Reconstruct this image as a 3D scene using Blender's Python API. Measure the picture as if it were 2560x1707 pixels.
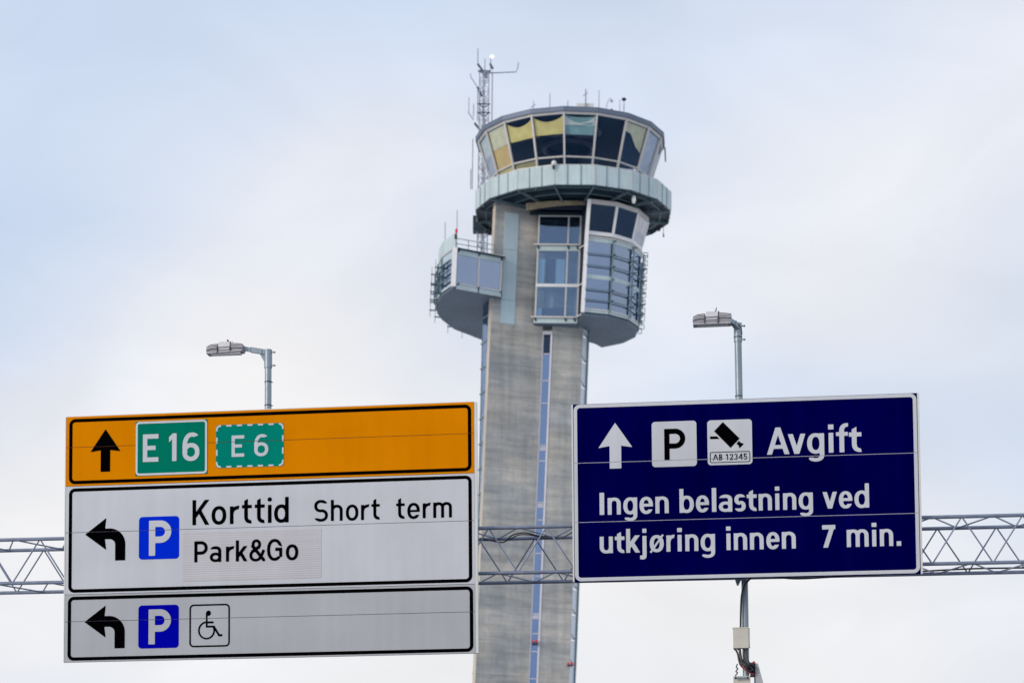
import bpy, math, random
import numpy as np
from mathutils import Vector, Matrix
random.seed(7)
S = bpy.context.scene
for o in list(bpy.data.objects):
    bpy.data.objects.remove(o)
COL = S.collection

# ------------------------------------------------------------------ camera
cam_d = bpy.data.cameras.new("camera")
cam = bpy.data.objects.new("camera", cam_d)
COL.objects.link(cam)
cam_d.sensor_fit = 'HORIZONTAL'
cam_d.sensor_width = 36.0
cam_d.lens = 36.0 * 5500 / 2560
cam_d.shift_y = (1837.3 - 853.5) / 2560
cam_d.clip_start = 0.1
cam_d.clip_end = 6000
PITCH, ROLL = 0.077037, 0.0073414
fw = Vector((0, math.cos(PITCH), math.sin(PITCH)))
up0 = Vector((0, -math.sin(PITCH), math.cos(PITCH)))
rt0 = Vector((1, 0, 0))
rt = rt0 * math.cos(ROLL) - up0 * math.sin(ROLL)
up = rt0 * math.sin(ROLL) + up0 * math.cos(ROLL)
m = Matrix((rt, up, -fw)).transposed().to_4x4()
m.translation = Vector((0, 0, 1.6))
cam.matrix_world = m
cam_d.dof.use_dof = True
cam_d.dof.focus_distance = 26.0
cam_d.dof.aperture_fstop = 3.0
cam_d.dof.aperture_blades = 9
S.camera = cam

# ------------------------------------------------------------------ sky, sun, exposure
SUN_EL, SUN_AZ = math.radians(18), math.atan2(-0.80, -0.60)      # low, behind the camera to the left
SUN_STRENGTH = 1.5
world = bpy.data.worlds.new("World")
S.world = world
world.use_nodes = True
nt = world.node_tree
for n in list(nt.nodes):
    nt.nodes.remove(n)
def wn(t, **kw):
    n = nt.nodes.new(t)
    for k, v in kw.items():
        setattr(n, k, v)
    return n
L = nt.links.new
out = wn('ShaderNodeOutputWorld')
tc = wn('ShaderNodeTexCoord')
sky = wn('ShaderNodeTexSky', sky_type='NISHITA', sun_disc=False, sun_elevation=SUN_EL, sun_rotation=SUN_AZ,
         air_density=1.0, dust_density=2.0, ozone_density=1.0)
bg_sky = wn('ShaderNodeBackground'); bg_sky.inputs[1].default_value = 0.12
L(sky.outputs[0], bg_sky.inputs[0])
# broad cloud sheet: soft brightness and slight colour changes over the whole dome
mp = wn('ShaderNodeMapping'); mp.inputs['Scale'].default_value = (1.0, 1.0, 1.9)
mp.inputs['Location'].default_value = (-1.79, 6.225, -2.065)
L(tc.outputs['Generated'], mp.inputs['Vector'])
nA = wn('ShaderNodeTexNoise'); nA.inputs['Scale'].default_value = 2.7; nA.inputs['Detail'].default_value = 3.0
nA.inputs['Roughness'].default_value = 0.36; nA.inputs['Distortion'].default_value = 0.3
L(mp.outputs[0], nA.inputs['Vector'])
# the sheet is thinner, so bluer, higher up
sep = wn('ShaderNodeSeparateXYZ'); L(tc.outputs['Generated'], sep.inputs[0])
thin = wn('ShaderNodeMath', operation='MULTIPLY_ADD'); thin.inputs[1].default_value = -0.10; thin.inputs[2].default_value = 0.030
L(sep.outputs['Z'], thin.inputs[0])
thc = wn('ShaderNodeClamp'); thc.inputs['Min'].default_value = -0.10; thc.inputs['Max'].default_value = 0.10
L(thin.outputs[0], thc.inputs['Value'])
addn = wn('ShaderNodeMath', operation='ADD'); L(nA.outputs['Fac'], addn.inputs[0]); L(thc.outputs[0], addn.inputs[1])
rA = wn('ShaderNodeValToRGB')
rA.color_ramp.interpolation = 'B_SPLINE'
rA.color_ramp.elements[0].position = 0.28; rA.color_ramp.elements[0].color = (0.565, 0.69, 0.905, 1)
rA.color_ramp.elements[1].position = 0.70; rA.color_ramp.elements[1].color = (0.965, 0.945, 0.94, 1)
e = rA.color_ramp.elements.new(0.46); e.color = (0.735, 0.80, 0.92, 1)
e = rA.color_ramp.elements.new(0.58); e.color = (0.865, 0.88, 0.93, 1)
L(addn.outputs[0], rA.inputs[0])
nB = wn('ShaderNodeTexNoise'); nB.inputs['Scale'].default_value = 9.0; nB.inputs['Detail'].default_value = 6.0
nB.inputs['Roughness'].default_value = 0.5; nB.inputs['Distortion'].default_value = 0.6
L(mp.outputs[0], nB.inputs['Vector'])
rB = wn('ShaderNodeMapRange'); rB.inputs['From Min'].default_value = 0.3; rB.inputs['From Max'].default_value = 0.7
rB.inputs['To Min'].default_value = 0.94; rB.inputs['To Max'].default_value = 1.045
L(nB.outputs['Fac'], rB.inputs['Value'])
mul = wn('ShaderNodeVectorMath', operation='MULTIPLY')
L(rA.outputs[0], mul.inputs[0]); L(rB.outputs[0], mul.inputs[1])
bg_cl = wn('ShaderNodeBackground'); bg_cl.inputs[1].default_value = 1.0
L(mul.outputs[0], bg_cl.inputs[0])
mx = wn('ShaderNodeMixShader'); mx.inputs[0].default_value = 0.94
L(bg_sky.outputs[0], mx.inputs[1]); L(bg_cl.outputs[0], mx.inputs[2])
L(mx.outputs[0], out.inputs[0])

sun_d = bpy.data.lights.new("sun", 'SUN')
sun_d.energy = SUN_STRENGTH
sun_d.angle = math.radians(14)
sun_d.color = (1.0, 0.90, 0.76)
sun = bpy.data.objects.new("sun", sun_d)
COL.objects.link(sun)
sd = Vector((math.sin(SUN_AZ) * math.cos(SUN_EL), math.cos(SUN_AZ) * math.cos(SUN_EL), math.sin(SUN_EL)))
sun.rotation_euler = sd.to_track_quat('Z', 'Y').to_euler()
sun.location = sd * 60
vs = S.view_settings
vs.view_transform = 'Standard'
vs.look = 'None'
vs.exposure = 0.0
vs.gamma = 1.0
vs.use_curve_mapping = False

# ------------------------------------------------------------------ materials
def mat(name, col, rough=0.5, metal=0.0, var=0.06, scale=4.0, stretch=(1, 1, 1), bump=0.0, bscale=60.0, spec=0.5, col2=None):
    mt = bpy.data.materials.new(name)
    mt.use_nodes = True
    t = mt.node_tree
    b = t.nodes['Principled BSDF']
    b.inputs['Roughness'].default_value = rough
    b.inputs['Metallic'].default_value = metal
    b.inputs['Specular IOR Level'].default_value = spec
    c = t.nodes.new('ShaderNodeTexCoord')
    mpn = t.nodes.new('ShaderNodeMapping')
    mpn.inputs['Scale'].default_value = stretch
    t.links.new(c.outputs['Object'], mpn.inputs['Vector'])
    nz = t.nodes.new('ShaderNodeTexNoise')
    nz.inputs['Scale'].default_value = scale
    nz.inputs['Detail'].default_value = 5
    t.links.new(mpn.outputs[0], nz.inputs['Vector'])
    r = t.nodes.new('ShaderNodeValToRGB')
    a = [max(0, x * (1 - var)) for x in col]
    d = [min(1, x * (1 + var)) for x in (col2 or col)]
    r.color_ramp.elements[0].position = 0.3
    r.color_ramp.elements[1].position = 0.7
    r.color_ramp.elements[0].color = (*a, 1)
    r.color_ramp.elements[1].color = (*d, 1)
    t.links.new(nz.outputs['Fac'], r.inputs[0])
    t.links.new(r.outputs[0], b.inputs['Base Color'])
    if bump > 0:
        n2 = t.nodes.new('ShaderNodeTexNoise')
        n2.inputs['Scale'].default_value = bscale
        n2.inputs['Detail'].default_value = 3
        t.links.new(mpn.outputs[0], n2.inputs['Vector'])
        bp = t.nodes.new('ShaderNodeBump')
        bp.inputs['Strength'].default_value = bump
        bp.inputs['Distance'].default_value = 0.02
        t.links.new(n2.outputs['Fac'], bp.inputs['Height'])
        t.links.new(bp.outputs[0], b.inputs['Normal'])
    return mt

def weather(mt, lo=0.93, hi=1.03):
    t = mt.node_tree
    b = t.nodes['Principled BSDF']
    src = b.inputs['Base Color'].links[0].from_socket
    c = t.nodes.new('ShaderNodeTexCoord')
    oi = t.nodes.new('ShaderNodeObjectInfo')              # no two pieces weather quite alike
    mo = t.nodes.new('ShaderNodeMapRange'); mo.inputs['To Min'].default_value = 0.5 + 0.5 * lo; mo.inputs['To Max'].default_value = 1.02
    t.links.new(oi.outputs['Random'], mo.inputs['Value'])
    v0 = t.nodes.new('ShaderNodeVectorMath'); v0.operation = 'MULTIPLY'
    t.links.new(src, v0.inputs[0]); t.links.new(mo.outputs[0], v0.inputs[1])
    prev = v0.outputs[0]
    for sc, st, a, z in ((1.0, (7.0, 1, 0.35), lo, hi), (0.9, (1, 1, 1.3), 0.965, 1.02)):
        mpn = t.nodes.new('ShaderNodeMapping'); mpn.inputs['Scale'].default_value = st
        t.links.new(c.outputs['Object'], mpn.inputs['Vector'])
        nz = t.nodes.new('ShaderNodeTexNoise'); nz.inputs['Scale'].default_value = sc; nz.inputs['Detail'].default_value = 5
        t.links.new(mpn.outputs[0], nz.inputs['Vector'])
        mr = t.nodes.new('ShaderNodeMapRange')
        mr.inputs['From Min'].default_value = 0.35; mr.inputs['From Max'].default_value = 0.65
        mr.inputs['To Min'].default_value = a; mr.inputs['To Max'].default_value = z
        t.links.new(nz.outputs['Fac'], mr.inputs['Value'])
        vm = t.nodes.new('ShaderNodeVectorMath'); vm.operation = 'MULTIPLY'
        t.links.new(prev, vm.inputs[0]); t.links.new(mr.outputs[0], vm.inputs[1])
        prev = vm.outputs[0]
    t.links.new(prev, b.inputs['Base Color'])

def glass_mat(name, tint, refl=(0.8, 0.9, 1.0), rough=0.02, fac=0.12, fres=0.55):
    mt = bpy.data.materials.new(name)
    mt.use_nodes = True
    t = mt.node_tree
    for n in list(t.nodes):
        t.nodes.remove(n)
    o = t.nodes.new('ShaderNodeOutputMaterial')
    tr = t.nodes.new('ShaderNodeBsdfTransparent'); tr.inputs[0].default_value = (*tint, 1)
    gl = t.nodes.new('ShaderNodeBsdfGlossy'); gl.inputs[0].default_value = (*refl, 1); gl.inputs['Roughness'].default_value = rough
    c = t.nodes.new('ShaderNodeTexCoord')
    nz = t.nodes.new('ShaderNodeTexNoise'); nz.inputs['Scale'].default_value = 0.5; nz.inputs['Detail'].default_value = 1
    t.links.new(c.outputs['Object'], nz.inputs['Vector'])
    bp = t.nodes.new('ShaderNodeBump'); bp.inputs['Strength'].default_value = 0.25; bp.inputs['Distance'].default_value = 0.06
    t.links.new(nz.outputs['Fac'], bp.inputs['Height'])
    t.links.new(bp.outputs[0], gl.inputs['Normal'])
    lw = t.nodes.new('ShaderNodeLayerWeight'); lw.inputs[0].default_value = 0.35
    ad = t.nodes.new('ShaderNodeMath'); ad.operation = 'MULTIPLY_ADD'
    ad.inputs[1].default_value = fres; ad.inputs[2].default_value = fac; ad.use_clamp = True
    t.links.new(lw.outputs['Fresnel'], ad.inputs[0])
    mxs = t.nodes.new('ShaderNodeMixShader')
    t.links.new(ad.outputs[0], mxs.inputs[0])
    t.links.new(tr.outputs[0], mxs.inputs[1]); t.links.new(gl.outputs[0], mxs.inputs[2])
    t.links.new(mxs.outputs[0], o.inputs[0])
    return mt

def film_mat(name, col, trans=0.5):
    mt = bpy.data.materials.new(name)
    mt.use_nodes = True
    t = mt.node_tree
    for n in list(t.nodes):
        t.nodes.remove(n)
    o = t.nodes.new('ShaderNodeOutputMaterial')
    d = t.nodes.new('ShaderNodeBsdfDiffuse'); tl = t.nodes.new('ShaderNodeBsdfTranslucent')
    c = t.nodes.new('ShaderNodeTexCoord')
    nz = t.nodes.new('ShaderNodeTexNoise'); nz.inputs['Scale'].default_value = 1.3; nz.inputs['Detail'].default_value = 3
    t.links.new(c.outputs['Object'], nz.inputs['Vector'])
    r = t.nodes.new('ShaderNodeValToRGB')
    r.color_ramp.elements[0].position = 0.3; r.color_ramp.elements[1].position = 0.7
    r.color_ramp.elements[0].color = (*[x * 0.86 for x in col], 1); r.color_ramp.elements[1].color = (*[min(1, x * 1.08) for x in col], 1)
    t.links.new(nz.outputs['Fac'], r.inputs[0])
    t.links.new(r.outputs[0], d.inputs[0]); t.links.new(r.outputs[0], tl.inputs[0])
    mxs = t.nodes.new('ShaderNodeMixShader'); mxs.inputs[0].default_value = trans
    t.links.new(d.outputs[0], mxs.inputs[1]); t.links.new(tl.outputs[0], mxs.inputs[2])
    t.links.new(mxs.outputs[0], o.inputs[0])
    return mt

def emit_mat(name, col, k):
    mt = bpy.data.materials.new(name)
    mt.use_nodes = True
    b = mt.node_tree.nodes['Principled BSDF']
    b.inputs['Base Color'].default_value = (*col, 1)
    b.inputs['Emission Color'].default_value = (*col, 1)
    b.inputs['Emission Strength'].default_value = k
    return mt

def concrete_mat():
    mt = bpy.data.materials.new("board_marked_concrete")
    mt.use_nodes = True
    t = mt.node_tree
    b = t.nodes['Principled BSDF']
    b.inputs['Roughness'].default_value = 0.9
    c = t.nodes.new('ShaderNodeTexCoord')
    def noise(sc, stretch, det, rough=0.55):
        mpn = t.nodes.new('ShaderNodeMapping'); mpn.inputs['Scale'].default_value = stretch
        t.links.new(c.outputs['Object'], mpn.inputs['Vector'])
        nz = t.nodes.new('ShaderNodeTexNoise'); nz.inputs['Scale'].default_value = sc; nz.inputs['Detail'].default_value = det
        nz.inputs['Roughness'].default_value = rough
        t.links.new(mpn.outputs[0], nz.inputs['Vector'])
        return nz
    n1 = noise(1.0, (0.09, 0.09, 0.55), 6, 0.62)          # long pour bands
    n2 = noise(1.0, (0.22, 0.22, 2.3), 4, 0.6)            # board courses
    n3 = noise(0.35, (1, 1, 0.5), 5, 0.55)                # broad stains
    n4 = noise(2.4, (1, 1, 1), 6, 0.6)
    def ramp(n, c0, c1, p0=0.3, p1=0.7):
        r = t.nodes.new('ShaderNodeValToRGB')
        r.color_ramp.elements[0].position = p0; r.color_ramp.elements[1].position = p1
        r.color_ramp.elements[0].color = (*c0, 1); r.color_ramp.elements[1].color = (*c1, 1)
        t.links.new(n.outputs['Fac'], r.inputs[0])
        return r
    base = ramp(n1, (0.30, 0.313, 0.315), (0.565, 0.55, 0.525))
    r2 = ramp(n2, (0.80, 0.81, 0.83), (1.09, 1.08, 1.07))
    r3 = ramp(n3, (0.82, 0.86, 0.88), (1.08, 1.04, 1.0))
    r4 = ramp(n4, (0.90, 0.90, 0.91), (1.06, 1.06, 1.05))
    n5 = noise(1.0, (1.3, 1.3, 0.07), 4, 0.6)             # water marks running down
    r5 = ramp(n5, (0.86, 0.87, 0.88), (1.05, 1.04, 1.03), 0.34, 0.58)
    n6 = noise(0.22, (1, 1, 1.6), 4, 0.6)                 # paler and warmer pours
    r6 = ramp(n6, (0.90, 0.93, 0.96), (1.12, 1.08, 1.03), 0.4, 0.62)
    sx = t.nodes.new('ShaderNodeSeparateXYZ'); t.links.new(c.outputs['Object'], sx.inputs[0])
    mz = t.nodes.new('ShaderNodeMath'); mz.operation = 'MULTIPLY'; mz.inputs[1].default_value = 1 / 3.3
    t.links.new(sx.outputs['Z'], mz.inputs[0])
    fz = t.nodes.new('ShaderNodeMath'); fz.operation = 'FRACT'; t.links.new(mz.outputs[0], fz.inputs[0])
    r7 = t.nodes.new('ShaderNodeValToRGB')
    r7.color_ramp.elements[0].position = 0.0; r7.color_ramp.elements[0].color = (0.80, 0.80, 0.81, 1)
    r7.color_ramp.elements[1].position = 0.035; r7.color_ramp.elements[1].color = (1, 1, 1, 1)
    t.links.new(fz.outputs[0], r7.inputs[0])
    prev = base
    for r in (r2, r3, r4, r5, r6, r7):
        mm = t.nodes.new('ShaderNodeVectorMath'); mm.operation = 'MULTIPLY'
        t.links.new(prev.outputs[0], mm.inputs[0]); t.links.new(r.outputs[0], mm.inputs[1])
        prev = mm
    t.links.new(prev.outputs[0], b.inputs['Base Color'])
    bp = t.nodes.new('ShaderNodeBump'); bp.inputs['Strength'].default_value = 0.25; bp.inputs['Distance'].default_value = 0.05
    t.links.new(n2.outputs['Fac'], bp.inputs['Height'])
    t.links.new(bp.outputs[0], b.inputs['Normal'])
    return mt

M = {}
M['asphalt'] = mat('asphalt', (0.055, 0.055, 0.058), 0.9, 0, 0.2, 3, bump=0.3)
M['ground'] = mat('pale_bounce_ground', (0.44, 0.44, 0.44), 0.95, 0, 0.15, 0.2, bump=0.3, bscale=6, col2=(0.62, 0.63, 0.65))  # unseen ground, its snow-pale colour chosen to bounce light up and lift shadows
M['kerb'] = mat('kerb_stone', (0.3, 0.3, 0.29), 0.85)
M['paint'] = mat('road_paint', (0.75, 0.75, 0.73), 0.7)
M['galv'] = mat('galvanised_steel', (0.20, 0.235, 0.325), 0.45, 0.3, 0.16, 9, bump=0.1)
M['galv_pole'] = mat('galvanised_post_steel', (0.27, 0.33, 0.385), 0.40, 0.35, 0.14, 7, stretch=(1, 1, 0.3), bump=0.1)
M['alu'] = mat('aluminium_profile', (0.66, 0.66, 0.64), 0.45, 0.2, 0.05, 5)
M['alu_head'] = mat('lamp_cast_aluminium', (0.30, 0.29, 0.325), 0.5, 0.25, 0.10, 18, bump=0.1)
M['alu_light'] = mat('lamp_light_cover', (0.66, 0.66, 0.69), 0.5, 0.1, 0.05, 14)
M['dark_metal'] = mat('dark_metal', (0.05, 0.05, 0.07), 0.55, 0.3)
M['rubber'] = mat('black_cable_rubber', (0.012, 0.012, 0.016), 0.5)
M['red_rubber'] = mat('red_cable_rubber', (0.35, 0.03, 0.04), 0.5)
M['box_beige'] = mat('beige_plastic', (0.60, 0.585, 0.52), 0.5, 0, 0.05, 10)
M['box_grey'] = mat('grey_cabinet', (0.42, 0.44, 0.48), 0.55)
M['lens'] = mat('lamp_lens', (0.50, 0.50, 0.54), 0.2)
M['s_yellow'] = mat('yellow_sheeting', (0.70, 0.225, 0.0005), 0.6, 0, 0.045, 1.2, spec=0.0)
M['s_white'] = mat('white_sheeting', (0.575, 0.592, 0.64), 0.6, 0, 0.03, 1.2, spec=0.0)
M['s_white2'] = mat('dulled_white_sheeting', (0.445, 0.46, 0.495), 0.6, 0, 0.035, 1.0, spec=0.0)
M['s_black'] = mat('black_print', (0.0012, 0.0012, 0.002), 0.5, 0, 0.1, 2, spec=0.0)
M['s_blue'] = mat('navy_sheeting', (0.0002, 0.0001, 0.066), 0.6, 0, 0.18, 1.0, spec=0.0)
M['s_green'] = mat('green_sheeting', (0.0005, 0.185, 0.120), 0.6, 0, 0.04, 2, spec=0.0)
M['s_green2'] = mat('light_green_sheeting', (0.001, 0.225, 0.170), 0.6, 0, 0.04, 2, spec=0.0)
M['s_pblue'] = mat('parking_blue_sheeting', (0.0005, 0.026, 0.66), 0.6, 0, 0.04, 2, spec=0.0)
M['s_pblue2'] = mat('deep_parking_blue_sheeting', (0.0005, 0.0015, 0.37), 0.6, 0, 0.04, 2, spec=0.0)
M['s_patch'] = mat('ribbed_overlay', (0.525, 0.512, 0.55), 0.6, 0, 0.035, 1.2, stretch=(0.3, 1, 14))
M['gap'] = mat('joint_shadow_metal', (0.10, 0.10, 0.11), 0.6)
M['gap_light'] = mat('joint_bare_metal', (0.55, 0.55, 0.66), 0.4)
M['concrete'] = concrete_mat()
M['concrete_edge'] = mat('sunlit_concrete_edge', (0.50, 0.45, 0.39), 0.9, 0, 0.12, 0.9, stretch=(1, 1, 0.4))  # warm pale tint paints the low sun's light on the wall's left end
M['roof'] = mat('roof_metal', (0.13, 0.165, 0.235), 0.5, 0.3, 0.08, 0.8)
M['frame'] = mat('window_frame_aluminium', (0.60, 0.585, 0.57), 0.45, 0.15, 0.05, 2)
M['frame_white'] = mat('white_column_paint', (0.76, 0.76, 0.77), 0.5, 0, 0.04, 2)
M['panel'] = mat('pale_glass_cladding', (0.50, 0.605, 0.63), 0.6, 0, 0.06, 0.5, spec=0.2)
M['panel2'] = mat('blue_grey_cladding', (0.43, 0.545, 0.60), 0.6, 0, 0.06, 0.3, spec=0.2)
M['frame_lilac'] = mat('slot_frame_metal', (0.45, 0.45, 0.52), 0.5, 0.1, 0.06, 1)
M['flank'] = mat('pale_flank_glass', (0.66, 0.71, 0.78), 0.4, 0, 0.05, 0.3)
M['teal_steel'] = mat('teal_painted_steel', (0.014, 0.044, 0.066), 0.5, 0.2, 0.15, 1)  # teal paint, darkened further to deepen the shade under the gallery
M['post'] = mat('slate_painted_steel', (0.15, 0.22, 0.255), 0.5, 0.2, 0.1, 1)
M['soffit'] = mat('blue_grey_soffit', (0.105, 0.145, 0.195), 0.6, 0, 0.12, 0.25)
M['deck'] = mat('dark_deck_steel', (0.008, 0.024, 0.040), 0.5, 0.2, 0.25, 0.8)  # dark steel, darkened further so its colour carries the deep shade under the gallery
M['slat'] = mat('ochre_slats', (0.50, 0.41, 0.27), 0.8, 0, 0.2, 3)
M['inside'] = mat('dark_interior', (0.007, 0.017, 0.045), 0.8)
M['inside_ring'] = mat('interior_ring', (0.13, 0.12, 0.16), 0.5)
M['inside_orange'] = mat('interior_orange', (0.45, 0.20, 0.08), 0.5)
M['inside_pale'] = mat('pale_interior_wall', (0.52, 0.58, 0.62), 0.8)
M['curtain'] = mat('pale_curtain', (0.62, 0.74, 0.80), 0.8, 0, 0.1, 1.5, stretch=(4, 1, 0.3))
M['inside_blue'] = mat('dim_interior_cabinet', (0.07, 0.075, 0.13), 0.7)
M['glass_cab'] = glass_mat('cab_glass', (0.93, 0.95, 0.96), (0.12, 0.30, 0.62), fac=0.035, fres=0.10)
M['glass_blue'] = glass_mat('blue_glass', (0.30, 0.38, 0.46), (0.50, 0.62, 0.84), 0.04, fac=0.46)
M['glass_dark'] = glass_mat('dark_glass', (0.30, 0.40, 0.48), (0.25, 0.38, 0.60), 0.03, fac=0.10)
M['glass_mid'] = glass_mat('office_glass', (0.80, 0.87, 0.92), (0.45, 0.60, 0.82), 0.04, fac=0.16, fres=0.3)
M['glass_strip'] = glass_mat('stair_glass', (0.34, 0.46, 0.64), (0.42, 0.58, 0.88), 0.05, fac=0.42)
M['glass_flank'] = glass_mat('flank_glass', (0.70, 0.77, 0.86), (0.55, 0.66, 0.84), 0.05, fac=0.34)
M['bl_yellow'] = film_mat('gold_reflection', (1.0, 0.78, 0.30), 0.12)  # sheet colours that paint the sky reflections of the cab panes
M['bl_cream'] = film_mat('cream_reflection', (1.0, 0.88, 0.56), 0.12)
M['bl_orange'] = film_mat('amber_reflection', (1.0, 0.66, 0.22), 0.12)
M['bl_olive'] = film_mat('olive_reflection', (0.55, 0.47, 0.25), 0.12)
M['bl_teal'] = film_mat('teal_reflection', (0.32, 0.52, 0.52), 0.12)
M['bl_grey'] = film_mat('grey_film', (0.66, 0.66, 0.69), 0.12)
M['bl_mint'] = film_mat('mint_reflection', (0.86, 0.88, 0.82), 0.12)
M['bl_pale'] = film_mat('pale_film', (0.80, 0.80, 0.83), 0.12)
M['red'] = mat('red_lens', (0.65, 0.02, 0.02), 0.3)
M['mast'] = mat('mast_steel', (0.25, 0.28, 0.36), 0.5, 0.3)
M['white_lamp'] = mat('white_lamp_housing', (0.82, 0.82, 0.78), 0.4)
M['beacon'] = emit_mat('beacon_light', (1.0, 0.99, 0.95), 1.6)

for _k in ('s_yellow', 's_white', 's_white2', 's_patch', 's_blue', 's_green', 's_green2', 's_pblue', 's_pblue2', 'panel', 'panel2', 'soffit'):
    weather(M[_k], *((0.86, 1.06) if _k in ('soffit', 's_blue') else (0.90, 1.04) if _k == 'panel' else (0.965, 1.015)))

# ------------------------------------------------------------------ object helpers
def tag(o, label=None, cat=None, group=None, kind=None):
    for k, v in (('label', label), ('category', cat), ('group', group), ('kind', kind)):
        if v:
            o[k] = v
    return o

def empty(name, loc=(0, 0, 0), rz=0.0):
    o = bpy.data.objects.new(name, None)
    COL.objects.link(o)
    o.location = loc
    o.rotation_euler = (0, 0, rz)
    o.empty_display_size = 0.2
    return o

class MB:
    """collects faces of one mesh"""
    def __init__(s):
        s.v = []; s.f = []
    def add(s, vs, fs):
        b = len(s.v)
        s.v += [tuple(map(float, p)) for p in vs]
        s.f += [[b + i for i in f] for f in fs]
        return s
    def hexa(s, p):
        # p: 8 points, bottom loop 0-3 then top loop 4-7
        return s.add(p, [(3, 2, 1, 0), (4, 5, 6, 7), (0, 1, 5, 4), (1, 2, 6, 5), (2, 3, 7, 6), (3, 0, 4, 7)])
    def box(s, x0, y0, z0, x1, y1, z1):
        return s.hexa([(x0, y0, z0), (x1, y0, z0), (x1, y1, z0), (x0, y1, z0), (x0, y0, z1), (x1, y0, z1), (x1, y1, z1), (x0, y1, z1)])
    def bar(s, a, b, w, h=None, up=(0, 0, 1)):
        a, b = Vector(a), Vector(b)
        h = w if h is None else h
        d = (b - a).normalized()
        u = Vector(up)
        if abs(d.dot(u)) > 0.98:
            u = Vector((0, 1, 0))
        sx = d.cross(u).normalized() * (w / 2)
        sz = sx.normalized().cross(d).normalized() * (h / 2)
        return s.hexa([a - sx - sz, a + sx - sz, a + sx + sz, a - sx + sz, b - sx - sz, b + sx - sz, b + sx + sz, b - sx + sz])
    def tube(s, pts, r, n=10, cap=True):
        pts = [Vector(p) for p in pts]
        rs = r if isinstance(r, (list, tuple)) else [r] * len(pts)
        rings = []
        u = None
        for i, p in enumerate(pts):
            d = (pts[min(i + 1, len(pts) - 1)] - pts[max(i - 1, 0)]).normalized()
            if u is None:
                u = d.orthogonal().normalized()
            else:
                u = (u - d * u.dot(d)).normalized()
            w = d.cross(u)
            rings.append([p + (u * math.cos(2 * math.pi * k / n) + w * math.sin(2 * math.pi * k / n)) * rs[i] for k in range(n)])
        vs = [q for rg in rings for q in rg]
        fs = []
        for i in range(len(rings) - 1):
            for k in range(n):
                k2 = (k + 1) % n
                fs.append((i * n + k, i * n + k2, (i + 1) * n + k2, (i + 1) * n + k))
        if cap:
            fs.append(tuple(reversed(range(n))))
            fs.append(tuple(range((len(rings) - 1) * n, len(rings) * n)))
        return s.add(vs, fs)
    def prism(s, poly, z0, z1, shear=(0, 0)):
        """poly in xy (counter-clockwise), from z0 to z1"""
        n = len(poly)
        vs = [(x, y, z0) for x, y in poly] + [(x + shear[0], y + shear[1], z1) for x, y in poly]
        fs = [tuple(reversed(range(n))), tuple(range(n, 2 * n))]
        fs += [(k, (k + 1) % n, n + (k + 1) % n, n + k) for k in range(n)]
        return s.add(vs, fs)
    def slab(s, poly, y0, y1):
        """poly in xz, extruded from y0 to y1"""
        n = len(poly)
        vs = [(x, y0, z) for x, z in poly] + [(x, y1, z) for x, z in poly]
        fs = [tuple(range(n)), tuple(reversed(range(n, 2 * n)))]
        fs += [((k + 1) % n, k, n + k, n + (k + 1) % n) for k in range(n)]
        return s.add(vs, fs)
    def ball(s, c, r, n=10, sq=(1, 1, 1)):
        c = Vector(c)
        vs, fs = [], []
        mrows = n // 2
        for i in range(mrows + 1):
            ph = math.pi * i / mrows
            for k in range(n):
                th = 2 * math.pi * k / n
                vs.append((c.x + r * sq[0] * math.sin(ph) * math.cos(th), c.y + r * sq[1] * math.sin(ph) * math.sin(th), c.z + r * sq[2] * math.cos(ph)))
        for i in range(mrows):
            for k in range(n):
                k2 = (k + 1) % n
                fs.append((i * n + k, (i + 1) * n + k, (i + 1) * n + k2, i * n + k2))
        return s.add(vs, fs)
    def mesh(s, name, material, smooth=False):
        me = bpy.data.meshes.new(name)
        me.from_pydata(s.v, [], s.f)
        me.materials.append(material)
        me.validate()
        if smooth:
            for p in me.polygons:
                p.use_smooth = True
        me.update()
        return me
    def build(s, name, material, parent=None, smooth=False, loc=None):
        o = bpy.data.objects.new(name, s.mesh(name, material, smooth))
        COL.objects.link(o)
        if parent is not None:
            o.parent = parent
        if loc is not None:
            o.location = loc
        return o

def smooth_sides(o, ang=40):
    for p in o.data.polygons:
        p.use_smooth = True
    try:
        o.data.set_sharp_from_angle(angle=math.radians(ang))
    except Exception:
        pass
    return o

# ------------------------------------------------------------------ ground
tag(MB().add([(-3000, -3000, 0), (3000, -3000, 0), (3000, 3000, 0), (-3000, 3000, 0)], [(0, 1, 2, 3)]).build('ground', M['ground']), kind='structure')
tag(MB().add([(-7.0, -120, 0.004), (6.6, -120, 0.004), (6.6, 140, 0.004), (-7.0, 140, 0.004)], [(0, 1, 2, 3)]).build('road', M['asphalt']), kind='structure')
rd = bpy.data.objects['road']
for k in range(14):
    MB().add([(-0.06, -20 + k * 9, 0.008), (0.06, -20 + k * 9, 0.008), (0.06, -17 + k * 9, 0.008), (-0.06, -17 + k * 9, 0.008)], [(0, 1, 2, 3)]).build('lane_marking', M['paint'], rd)
for x in (-7.15, 6.6):
    tag(MB().box(x, -120, 0, x + 0.15, 140, 0.13).build('kerb', M['kerb']), kind='structure')

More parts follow.
